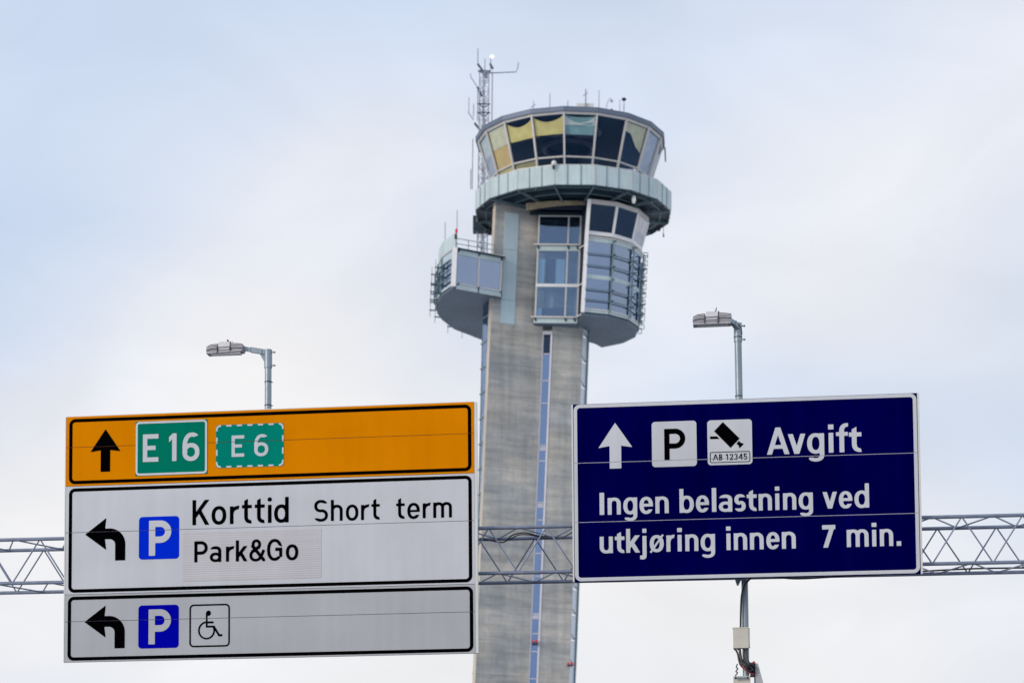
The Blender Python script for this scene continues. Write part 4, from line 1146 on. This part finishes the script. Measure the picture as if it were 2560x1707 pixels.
for k in range(6):
    a, b_ = PV(k), PV(k + 1)
    prot(PV(k, 6.46), PV(k + 1, 6.46), -11.20, -10.98, 0.08, ins=0.05).build('fascia_panel', M['panel'], pod)
    prot(PV(k, 6.52), PV(k + 1, 6.52), -10.96, -10.84, 0.12).build('rail', M['frame'], pod)
    prot(a, b_, -10.83, -7.96, 0.03, ins=0.06).build('window_pane', M['glass_blue'], pod)
    prot(PV(k, 6.43), PV(k + 1, 6.43), -7.95, -7.57, 0.08).build('transom', M['panel'], pod)
    prot(a, b_, -7.56, -4.42, 0.03, ins=0.06).build('window_pane', M['glass_blue'], pod)
    prot(PV(k, 6.45), PV(k + 1, 6.45), -4.41, -4.03, 0.08, ins=0.04).build('fascia_panel', M['panel'], pod)
    prot(PV(k, 6.52), PV(k + 1, 6.52), -4.01, -3.90, 0.12).build('rail', M['frame'], pod)
    prot(PV(k, 6.45), PV(k + 1, 6.45), -3.76, -3.40, 0.12).build('sill', M['frame_white'], pod)
    for zc in (-10.05, -9.05, -6.75, -5.6):                  # sun-shade blades
        prot(PV(k, 6.80), PV(k + 1, 6.80), zc - 0.035, zc + 0.035, 0.14, ins=0.10).build('louvre_blade', M['post'], pod)
    for zc in (-10.05, -9.05, -8.0, -6.75, -5.6, -4.3):
        p, q = PV(k + 1, 6.5), PV(k + 1, 7.05)
        TB().bar((p[0] + lean(zc, KP), p[1], zc), (q[0] + lean(zc, KP), q[1], zc + 0.02), 0.09).build('blade_bracket', M['teal_steel'], pod)
    p = PV(k + 1, 6.62)
    TB().bar((p[0] + lean(-11.0, KP), p[1], -11.0), (p[0] + lean(-4.1, KP), p[1], -4.1), 0.17).build('post', M['post'], pod)
    # slanting window band under the gallery
    t0, t1 = PV(k, 6.95), PV(k + 1, 6.95)
    l0, l1 = lean(-3.4, KP), lean(-0.95, KP) - 0.05
    def slant(f0, f1, z0, z1, th=0.04):
        P0 = [Vector((a[0] * (1 - f) + b_[0] * f, a[1] * (1 - f) + b_[1] * f)) for f in (f0, f1)]
        P1 = [Vector((t0[0] * (1 - f) + t1[0] * f, t0[1] * (1 - f) + t1[1] * f)) for f in (f0, f1)]
        c = lambda p: p * (1 - th / 6.4)
        v = [(P0[0].x + l0, P0[0].y, z0), (P0[1].x + l0, P0[1].y, z0), (c(P0[1]).x + l0, c(P0[1]).y, z0), (c(P0[0]).x + l0, c(P0[0]).y, z0),
             (P1[0].x + l1, P1[0].y, z1), (P1[1].x + l1, P1[1].y, z1), (c(P1[1]).x + l1, c(P1[1]).y, z1), (c(P1[0]).x + l1, c(P1[0]).y, z1)]
        return TB().hexa(v)
    slant(0.05, 0.95, -3.39, -0.96).build('window_pane', M['glass_dark' if k < 2 else 'glass_cab'], pod)
    if k >= 2:
        slant(0.055, 0.945, -3.36, -1.0, 0.12).build('blind_or_reflection', M['bl_pale'], pod)
    slant(0.955, 1.045, -3.39, -0.96, -0.06).build('mullion', M['frame_white'], pod)
    prot(PV(k, 7.02), PV(k + 1, 7.02), -0.95, -0.52, 0.14, 0.04).build('head_band', M['frame'], pod)
# ceiling seen through the slanting windows, and the white corner column
p0, p1 = PV(0, 6.5), PV(0, 7.02)
TB().bar((p0[0] + lean(-11.3, KP), p0[1], -11.3), (p0[0] + lean(-3.5, KP), p0[1], -3.5), 0.36).build('corner_column', M['frame_white'], pod)
TB().bar((p0[0] + lean(-3.6, KP), p0[1], -3.6), (p1[0] + lean(-0.6, KP), p1[1], -0.6), 0.36).build('corner_column', M['frame_white'], pod)
# rungs on the far side
for zc in np.arange(-11.2, -3.9, 0.78):
    zc = float(zc)
    for da in (3.35, 3.95):
        p, q = PV(da, 6.5), PV(da, 6.95)
        TB().tube([(p[0] + lean(zc, KP), p[1], zc + 0.0), (q[0] + lean(zc, KP), q[1], zc), (q[0] + lean(zc, KP), q[1], zc + 0.52), (p[0] + lean(zc, KP), p[1], zc + 0.52)], 0.045, 6).build('ladder_hoop', M['post'], pod)

# --- left-hand pod
KL = 0.034
PL = [(-11.36, -7.3), (-12.56, -4.48), (-13.01, -2.15), (-13.18, 1.52), (-12.79, 3.95), (-11.62, 7.58), (-10.23, 9.61), (-9.01, 11.49)]
PL = [(x - lean(-9.3, KL) + 0.0, y) for x, y in PL]        # plan at reference height
PI = (-6.86 - lean(-9.3, KL), -4.45)
lp = sprism(list(reversed(PL)) + [PI, (-6.6, 8.0), (-7.0, 12.6)], -9.35, -9.12, KL).build('pod', M['soffit'], tower)
sprism(list(reversed([(x - 0.06, y) for x, y in PL])) + [(PI[0] + 0.03, PI[1] - 0.1), (-6.5, 8.0), (-7.0, 12.7)], -9.11, -9.03, KL).build('floor_rim', M['teal_steel'], lp)
rf = sprism(list(reversed([(x - 0.12, y) for x, y in PL])) + [(PI[0] + 0.2, PI[1] - 0.25), (-6.5, 8.0), (-7.0, 12.7)], -5.55, -5.42, KL).build('pod_roof', M['frame'], lp)
def towards(p, q, f): return (p[0] * (1 - f) + q[0] * f, p[1] * (1 - f) + q[1] * f)
A, I = PL[0], PI
mid = towards(A, I, 0.50)
for a, b_ in ((towards(A, I, 0.06), towards(A, I, 0.485)), (towards(A, I, 0.515), towards(A, I, 0.97))):
    quadbox(a, b_, -8.78, -6.08, 0.03, KL).build('window_pane', M['glass_blue'], lp)
off = lambda p, d: (p[0] + 0.545 * d, p[1] - 0.84 * d)
for f in (0.485, 0.955):
    quadbox(off(towards(A, I, f), 0.06), off(towards(A, I, f + 0.03), 0.06), -8.8, -5.6, 0.14, KL).build('mullion', M['frame'], lp)
for a, b_ in ((0.05, 0.485), (0.515, 0.97)):
    quadbox(off(towards(A, I, a), 0.07), off(towards(A, I, b_), 0.07), -6.07, -5.62, 0.10, KL).build('fascia_panel', M['panel'], lp)
    quadbox(off(towards(A, I, a), 0.09), off(towards(A, I, b_), 0.09), -9.02, -8.90, 0.10, KL).build('fascia_panel', M['panel2'], lp)
    quadbox(off(towards(A, I, a), 0.20), off(towards(A, I, b_), 0.20), -9.40, -9.05, 0.10, KL).build('fascia_panel', M['panel'], lp)
quadbox(off(towards(A, I, -0.01), 0.12), off(towards(A, I, 0.99), 0.12), -8.89, -8.79, 0.14, KL).build('rail', M['frame'], lp)
quadbox(off(towards(A, I, 0.02), 0.32), off(towards(A, I, 1.02), 0.32), -5.60, -5.50, 0.2, KL).build('rail', M['teal_steel'], lp)
for f in (0.08, 0.5, 0.97):
    for z0, z1 in ((-8.85, -9.2), (-5.55, -5.85)):
        p, q = off(towards(A, I, f), 0.3), off(towards(A, I, f - 0.02), 0.05)
        TB().bar((p[0] + lean(z0, KL), p[1], z0), (q[0] + lean(z1, KL), q[1], z1), 0.10).build('ledge_bracket', M['teal_steel'], lp)
TB().bar((A[0] + lean(-9.1, KL), A[1], -9.2), (A[0] + lean(-5.5, KL), A[1], -5.5), 0.46, 0.46).build('corner_column', M['frame_white'], lp)
for k in range(7):
    a, b_ = PL[k + 1], PL[k]
    quadbox(a, b_, -8.9, -6.5, 0.03, KL, 0.05).build('window_pane', M['glass_blue'], lp)
    quadbox((a[0] - 0.05, a[1]), (b_[0] - 0.05, b_[1]), -9.02, -8.80, 0.08, KL, 0.04).build('fascia_panel', M['panel'], lp)
    quadbox((a[0] - 0.05, a[1]), (b_[0] - 0.05, b_[1]), -6.45, -5.62, 0.08, KL, 0.04).build('fascia_panel', M['panel2'], lp)
    TB().bar((a[0] - 0.12 + lean(-9, KL), a[1], -9.0), (a[0] - 0.12 + lean(-5.6, KL), a[1], -5.6), 0.18).build('post', M['post'], lp)
    for zc in (-8.3, -7.5, -6.6):
        quadbox((a[0] - 0.42, a[1]), (b_[0] - 0.42, b_[1]), zc - 0.04, zc + 0.04, 0.16, KL, 0.1).build('louvre_blade', M['post'], lp)
    for zc in (-9.1, -8.3, -7.5, -6.6):
        TB().bar((a[0] - 0.1 + lean(zc, KL), a[1], zc), (a[0] - 0.75 + lean(zc, KL), a[1] - 0.1, zc + 0.03), 0.10).build('blade_bracket', M['teal_steel'], lp)
    if k < 6:
        TB().bar((a[0] - 0.68 + lean(-9.6, KL), a[1], -9.7), (a[0] - 0.68 + lean(-5.8, KL), a[1], -5.8), 0.05).build('hanger_rod', M['post'], lp)
    if k < 3:
        quadbox((a[0] - 0.1, a[1]), (b_[0] - 0.1, b_[1]), -5.38, -4.05, 0.03, KL, 0.03).build('parapet_pane', M['panel'], lp)
# roof railing, aerials, red lamp
for zr in (-4.85, -4.35):
    TB().tube([(-11.2, -6.6, zr), (-7.6, -4.6, zr)], 0.035, 6).build('handrail', M['post'], rf)
for f in (0.0, 0.33, 0.66, 1.0):
    x, y = -11.2 + 3.6 * f, -6.6 + 2.0 * f
    TB().tube([(x, y, -5.42), (x, y, -4.3)], 0.035, 6).build('rail_post', M['post'], rf)
for x, y, z1 in ((-12.3, -4.0, -2.0), (-11.1, -6.4, -1.6)):
    TB().tube([(x, y, -5.3), (x, y, z1)], 0.035, 6).build('whip_aerial', M['post'], rf)
TB().box(-11.38, -6.75, -4.4, -11.12, -6.5, -3.95).build('lamp_bracket', M['dark_metal'], rf)
TB().ball((-11.15, -6.62, -3.65), 0.15, 10, (0.9, 0.9, 1.6)).build('red_lamp', M['red'], rf)
for x, h in ((-9.55, 1.5), (-9.2, 0.8), (-8.9, 1.1)):
    TB().box(x - 0.12, 1.0, -5.4, x + 0.12, 1.4, -5.4 + h).build('roof_unit', M['teal_steel'], rf)
for x, y in ((-7.55, 1.2), (-7.2, -1.0)):
    TB().tube([(x, y, -5.4), (x + 0.2, y, 0.0)], 0.12, 8).build('riser_pipe', M['post'], rf)

# --- gallery
GR = 9.61
def GV(k, R=GR):
    a = math.radians(-57.08 + 22.5 * k)
    return (R * math.sin(a), -R * math.cos(a))
gal = TB().prism([GV(k, 9.5) for k in range(16)], 0.10, 0.26).build('gallery', M['deck'], tower)
TB().prism([(5.3 * math.sin(math.radians(22.5 * k)) - 0.3, -5.3 * math.cos(math.radians(22.5 * k)) + 0.3) for k in range(16)], -0.45, 0.12).build('ring_girder', M['deck'], gal)
for k in range(16):
    a, b_ = GV(k), GV(k + 1)
    for j in range(3):
        p, q = towards(a, b_, j / 3), towards(a, b_, (j + 1) / 3)
        quadbox(p, q, 0.0, 1.86, 0.05, 0.0, 0.045).build('parapet_panel', M['panel'], gal)
        TB().bar((p[0] * 1.002, p[1] * 1.002, 0.0), (p[0] * 1.002, p[1] * 1.002, 1.87), 0.07).build('parapet_post', M['post' if j else 'frame'], gal)
    quadbox(GV(k, 9.60), GV(k + 1, 9.60), -0.12, -0.005, 0.16, 0.0).build('rim_angle', M['teal_steel'], gal)
    quadbox(GV(k, 9.58), GV(k + 1, 9.58), 1.88, 1.94, 0.10, 0.0).build('top_rail', M['frame'], gal)
    o_, i_ = GV(k, 9.45), GV(k, 5.2)
    TB().bar((o_[0], o_[1], -0.05), (i_[0], i_[1], -0.22), 0.11, 0.26).build('deck_beam', M['post'], gal)
    for rr in (8.7, 7.8, 6.9, 6.0):
        quadbox(GV(k, rr), GV(k + 1, rr), -0.02, 0.095, 0.10, 0.0, 0.08).build('purlin', M['post' if rr in (8.7, 6.9) else 'teal_steel'], gal)
    if k % 2 == 1:
        p = GV(k + 0.5, 9.3)
        TB().tube([(p[0], p[1], -0.02), (p[0], p[1], -0.32)], 0.12, 8).build('downlight', M['teal_steel'], gal)
# ochre slat band under the gallery over the glazed bay
for k in range(27):
    f = k / 26
    x = -4.55 + 5.45 * f
    y = -4.95 - 0.42 * math.sin(math.pi * f)
    TB().box(x, y, -1.05 + 0.58 * f, x + 0.135, y + 0.1, -0.36 + 0.24 * f).build('slat', M['slat'], gal)
TB().box(-4.5, -4.80, -0.90, 0.85, -4.70, -0.15).build('slat_back', M['inside'], gal)
TB().box(-4.2, -3.5, -1.0, 1.0, -3.3, -0.72).build('slat_beam', M['deck'], gal)
fl = TB().ball((5.55, -7.15, -0.62), 0.28, 10, (0.75, 0.75, 1.5)).build('floodlight', M['white_lamp'], gal)
TB().tube([(5.55, -7.15, -0.3), (5.5, -7.1, 0.05)], 0.05, 6).build('stem', M['post'], fl)
pc = GV(2, 9.75)
cam_dome = TB().ball((pc[0], pc[1], 1.98), 0.26, 10).build('dome_camera', M['alu'], gal)
TB().box(pc[0] - 0.16, pc[1] - 0.1, 1.45, pc[0] + 0.10, pc[1] + 0.12, 1.75).build('camera_bracket', M['dark_metal'], cam_dome)
px_, py_ = GV(7, 9.5)
TB().tube([(px_ - 0.4, py_, 0), (px_ - 0.4, py_, -1.0), (px_ - 0.38, py_, -1.45)], [0.03, 0.03, 0.10], 6).build('hanging_lamp', M['post'], gal)

# --- cab
CX0, CY0 = -0.30, 0.30
ZB, ZTt, RB, RT = 2.35, 7.22, 7.50, 9.03
def CV(k, f, dr=0.0):
    a = math.radians(14.6 + 20 * k)
    R = RB + (RT - RB) * f + dr
    return Vector((CX0 + R * math.sin(a), CY0 - R * math.cos(a), ZB + (ZTt - ZB) * f))
def cabquad(k, s0, s1, f0, f1, dr=0.0, th=0.05):
    def pt(s, f, d):
        return CV(k, f, d) * (1 - s) + CV(k + 1, f, d) * s
    return TB().hexa([pt(s0, f0, dr), pt(s1, f0, dr), pt(s1, f0, dr - th), pt(s0, f0, dr - th), pt(s0, f1, dr), pt(s1, f1, dr), pt(s1, f1, dr - th), pt(s0, f1, dr - th)])
n18 = range(18)
cab = TB().prism([tuple(CV(k, 0, -0.05).xy) for k in n18], 0.27, 2.30).build('cab', M['panel'], tower)
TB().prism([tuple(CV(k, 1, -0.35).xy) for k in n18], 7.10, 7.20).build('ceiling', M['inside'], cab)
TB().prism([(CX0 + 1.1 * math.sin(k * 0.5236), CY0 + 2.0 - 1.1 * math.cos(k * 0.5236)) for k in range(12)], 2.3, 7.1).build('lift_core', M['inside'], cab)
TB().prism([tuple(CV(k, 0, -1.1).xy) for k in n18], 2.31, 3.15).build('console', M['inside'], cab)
def torus(c, R, r, n=28, mm=8):
    vs, fs = [], []
    for i in range(n):
        a = 2 * math.pi * i / n
        for j in range(mm):
            b2 = 2 * math.pi * j / mm
            vs.append((c[0] + (R + r * math.cos(b2)) * math.cos(a), c[1] + (R + r * math.cos(b2)) * math.sin(a), c[2] + r * math.sin(b2)))
    for i in range(n):
        for j in range(mm):
            fs.append((i * mm + j, ((i + 1) % n) * mm + j, ((i + 1) % n) * mm + (j + 1) % mm, i * mm + (j + 1) % mm))
    return TB().add(vs, fs)
for c, R, r, mt in (((-1.6, -4.6, 6.9), 1.5, 0.22, 'inside_ring'), ((1.1, -4.2, 6.9), 1.3, 0.18, 'inside_ring'), ((-4.4, -3.6, 6.85), 0.95, 0.2, 'inside_orange'), ((-0.5, 0.5, 6.9), 2.4, 0.25, 'inside_ring')):
    torus(c, R, r).build('ceiling_ring', M[mt], cab)
FT = 0.205
for k in n18:
    cabquad(k, 0.012, 0.988, FT, 0.985, -0.06, 0.03).build('window_pane', M['glass_cab'], cab)
    cabquad(k, 0.012, 0.988, 0.0, FT, -0.06, 0.03).build('window_pane', M['glass_cab'], cab)
    cabquad(k, 0.0, 1.0, FT - 0.012, FT + 0.016, 0.03, 0.12).build('transom', M['frame'], cab)
    cabquad(k, 0.0, 1.0, -0.01, 0.035, 0.06, 0.16).build('sill', M['frame'], cab)
    cabquad(k, 0.0, 1.0, 0.965, 1.0, 0.04, 0.14).build('head_rail', M['frame'], cab)
    a, b_ = CV(k, 0, 0.02), CV(k, 1, 0.02)
    TB().bar(a, b_, 0.17, 0.17).build('mullion', M['frame'], cab)
def sag_reflection(k, f0, f1, mt, sag=0.10, d=-0.16):
    # sheet whose colour and curved top paint a warped sky reflection in the pane
    b3 = TB()
    n = 12
    rows3 = 5
    vs = []
    for j in range(rows3 + 1):
        for i in range(n + 1):
            s = 0.03 + 0.94 * i / n
            top = f1 - sag * (math.sin(math.pi * i / n) ** 0.8)
            f = f0 + (top - f0) * j / rows3
            bulge = 0.05 * math.sin(5.0 * s + j * 1.3 + k) * math.sin(math.pi * i / n)
            vs.append(CV(k, f, d + bulge) * (1 - s) + CV(k + 1, f, d + bulge) * s)
    fs = [(j * (n + 1) + i, j * (n + 1) + i + 1, (j + 1) * (n + 1) + i + 1, (j + 1) * (n + 1) + i) for j in range(rows3) for i in range(n)]
    b3.add(vs, fs)
    return b3.build('blind_or_reflection', M[mt], cab, smooth=True)
def blind_or_reflection(k, f0, f1, mt, s0=0.03, s1=0.97, d=-0.16):
    return cabquad(k, s0, s1, f0, f1, d, 0.02).build('blind_or_reflection', M[mt], cab)
blind_or_reflection(-5, 0.02, 0.60, 'bl_grey'); blind_or_reflection(-5, 0.605, 0.96, 'bl_mint')  # coloured sheets standing in for reflections in the left-hand panes
blind_or_reflection(-4, 0.02, 0.20, 'bl_yellow'); blind_or_reflection(-4, 0.21, 0.60, 'bl_orange'); blind_or_reflection(-4, 0.605, 0.96, 'bl_cream')
sag_reflection(-3, 0.60, 0.94, 'bl_yellow');  blind_or_reflection(-3, 0.02, 0.19, 'bl_olive')
sag_reflection(-2, 0.62, 0.95, 'bl_yellow')
sag_reflection(-1, 0.61, 0.95, 'bl_teal', 0.03); sag_reflection(-1, 0.78, 0.945, 'bl_mint', 0.12, -0.145)
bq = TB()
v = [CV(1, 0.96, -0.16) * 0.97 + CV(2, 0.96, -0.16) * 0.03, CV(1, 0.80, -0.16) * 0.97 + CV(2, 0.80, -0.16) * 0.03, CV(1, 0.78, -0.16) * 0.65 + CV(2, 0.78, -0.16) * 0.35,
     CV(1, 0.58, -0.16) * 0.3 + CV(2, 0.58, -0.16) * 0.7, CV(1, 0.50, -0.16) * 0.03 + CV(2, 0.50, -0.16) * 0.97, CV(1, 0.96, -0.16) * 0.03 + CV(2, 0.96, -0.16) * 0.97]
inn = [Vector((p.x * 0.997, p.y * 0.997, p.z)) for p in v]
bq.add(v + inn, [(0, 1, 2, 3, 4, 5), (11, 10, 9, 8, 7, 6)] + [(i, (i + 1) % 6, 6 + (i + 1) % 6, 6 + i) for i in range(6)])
bq.build('blind_or_reflection', M['bl_cream'], cab)  # cream sheet painting a bright reflection across the upper pane
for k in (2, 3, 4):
    blind_or_reflection(k, 0.02, 0.96, 'bl_pale')
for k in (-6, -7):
    blind_or_reflection(k, 0.02, 0.96, 'bl_grey')
# --- roof
roof = TB().prism([tuple(CV(k, 1, 0.28).xy) for k in n18], 7.235, 7.60).build('roof', M['roof'], tower)
TB().prism([tuple(CV(k, 1, 0.30).xy) for k in n18], 7.602, 7.66).build('roof_cap', M['roof'], roof)
TB().prism([tuple(CV(k, 1, 0.12).xy) for k in n18], 7.215, 7.233).build('soffit_board', M['frame'], roof)
TB().box(0.10, -7.2, 7.66, 1.72, -5.6, 8.60).build('roof_hatch', M['alu'], roof)
for x, y, z1, r in ((-4.0, -6.3, 9.15, 0.035), (-2.45, -7.3, 9.50, 0.045), (-0.76, -7.5, 8.75, 0.05), (0.93, -7.35, 9.95, 0.07), (2.18, -7.5, 9.75, 0.04), (4.2, -6.4, 9.3, 0.035), (4.6, -6.2, 9.4, 0.05)):
    an = TB().tube([(x, y, 7.6), (x, y, 7.95), (x, y, 7.96), (x, y, z1)], [r * 2.2, r * 2.2, r, r * 0.7], 7).build('aerial', M['mast'], roof)
    if x in (0.93, -4.0):
        TB().bar((x - 0.25, y, z1 - 0.7), (x + 0.2, y, z1 - 0.35), 0.06).build('aerial_arm', M['mast'], an)
    if x == 4.6:
        TB().ball((x, y, z1), 0.2, 8, (1.2, 1.2, 0.8)).build('sensor_head', M['teal_steel'], an)
an = TB().tube(curve_pts([(2.9, -7.0, 7.6), (2.95, -7.0, 8.6), (3.25, -7.0, 9.15), (3.4, -7.0, 9.0)]), 0.03, 6).build('curved_aerial', M['mast'], roof)
TB().ball((3.4, -7.0, 8.92), 0.13, 8).build('sensor_head', M['mast'], an)
TB().tube([(3.4, -7.0, 7.62), (3.4, -7.0, 8.15)], 0.10, 8).build('roof_vent', M['teal_steel'], roof)
p = CV(4, 1.0, 0.25)
TB().bar((p.x + 0.05, p.y, 7.3), (p.x + 0.12, p.y, 5.9), 0.12).build('drip_pipe', M['teal_steel'], roof)

# ------------------------------------------------------------------ lattice mast on the left pod
mast = empty('antenna_mast')
mast.parent = None
mrot = Matrix.Rotation(TILT, 4, 'Y')
mast.location = tower.location + Vector(mrot @ Vector((-8.9, 5.4, TZ - 5.4)))
mast.rotation_euler = (0, TILT, 0)
tag(mast, 'slender lattice antenna mast standing behind left side of the tower cab', 'mast')
ML = [(-0.50, -0.3), (0.50, -0.3), (0.0, 0.55)]
HM = 21.8
for x, y in ML:
    MB().tube([(x, y, 0), (x * 0.92, y * 0.92, HM)], 0.055, 8).build('mast_leg', M['mast'], mast)
br = MB()
nl = 22
for i in range(nl):
    z0, z1 = HM * i / nl, HM * (i + 1) / nl
    for j in range(3):
        a, c = ML[j], ML[(j + 1) % 3]
        if i % 2:
            a, c = c, a
        br.tube([(a[0], a[1], z0), (c[0] * 0.97, c[1] * 0.97, z1)], 0.028, 5)
        br.tube([(a[0], a[1], z1), (c[0], c[1], z1)], 0.024, 5)
tag(br.build('lattice_bracing', M['mast'], mast), kind='stuff')
MB().tube([(-0.12, 0.0, 0), (-0.12, 0, HM)], 0.035, 6).build('feeder', M['mast'], mast)
MB().tube([(0.16, -0.3, 0), (0.16, -0.3, HM - 5)], 0.05, 6).build('feeder', M['mast'], mast)
for z in (HM + 0.0, HM - 3.4, HM - 4.3):
    pf = MB()
    for j in range(3):
        a, c = ML[j], ML[(j + 1) % 3]
        pf.tube([(a[0] * 1.2, a[1] * 1.2, z), (c[0] * 1.2, c[1] * 1.2, z)], 0.055, 6)
    pf.build('platform_frame', M['teal_steel'], mast)
MB().box(0.0, -0.15, HM - 0.55, 0.36, 0.15, HM - 0.1).build('mast_head_box', M['mast'], mast)
MB().tube([(0.35, 0, HM - 0.1), (3.2, 0, HM + 0.05), (3.35, 0, HM + 0.5), (3.42, 0, HM + 1.0)], [0.06, 0.05, 0.05, 0.05], 6).build('boom', M['mast'], mast)
MB().tube([(-0.6, 0, HM + 0.0), (0.6, 0, HM + 0.0)], 0.06, 6).build('boom', M['mast'], mast)
def m(px, py):
    return (-8.81 + (px - 1213) * 0.0402 + 8.9, 0.0, 16.7 - (py - 170) * 0.0411 + 5.4)
for pts_, r in (([m(1194, 118), m(1194, 155)], 0.05), ([m(1212, 144), m(1212, 172)], 0.05), ([m(1226, 141), m(1226, 175)], 0.05), ([m(1176, 181), m(1177, 190), m(1196, 218)], 0.045), ([m(1173, 241), m(1173, 279)], 0.04),
                ([m(1185, 257), m(1185, 290)], 0.045), ([m(1195, 215), m(1195, 300)], 0.05), ([m(1231, 175), m(1231, 330)], 0.05), ([m(1172, 279), m(1185, 297)], 0.05), ([m(1184, 345), m(1184, 470)], 0.05), ([m(1180, 420), m(1180, 470)], 0.05)):
    MB().tube(pts_, r, 6).build('aerial', M['mast'], mast)
for a, c in (((1194, 157), (1207, 174)), ((1225, 156), (1232, 169)), ((1194, 215), (1205, 238)), ((1188, 305), (1200, 320))):
    MB().tube([m(*a), m(*c)], 0.11, 7).build('aerial_arm', M['teal_steel'], mast)
p = m(1229.5, 138)
MB().ball(p, 0.155, 12, (1.2, 1.0, 0.95)).build('beacon_lamp', M['beacon'], mast)
MB().box(-0.95, -0.6, 5.4, 0.55, 0.7, 6.9).build('equipment_box', M['deck'], mast)
MB().box(0.4, -0.5, 5.2, 1.1, 0.4, 6.6).build('equipment_box', M['inside'], mast)
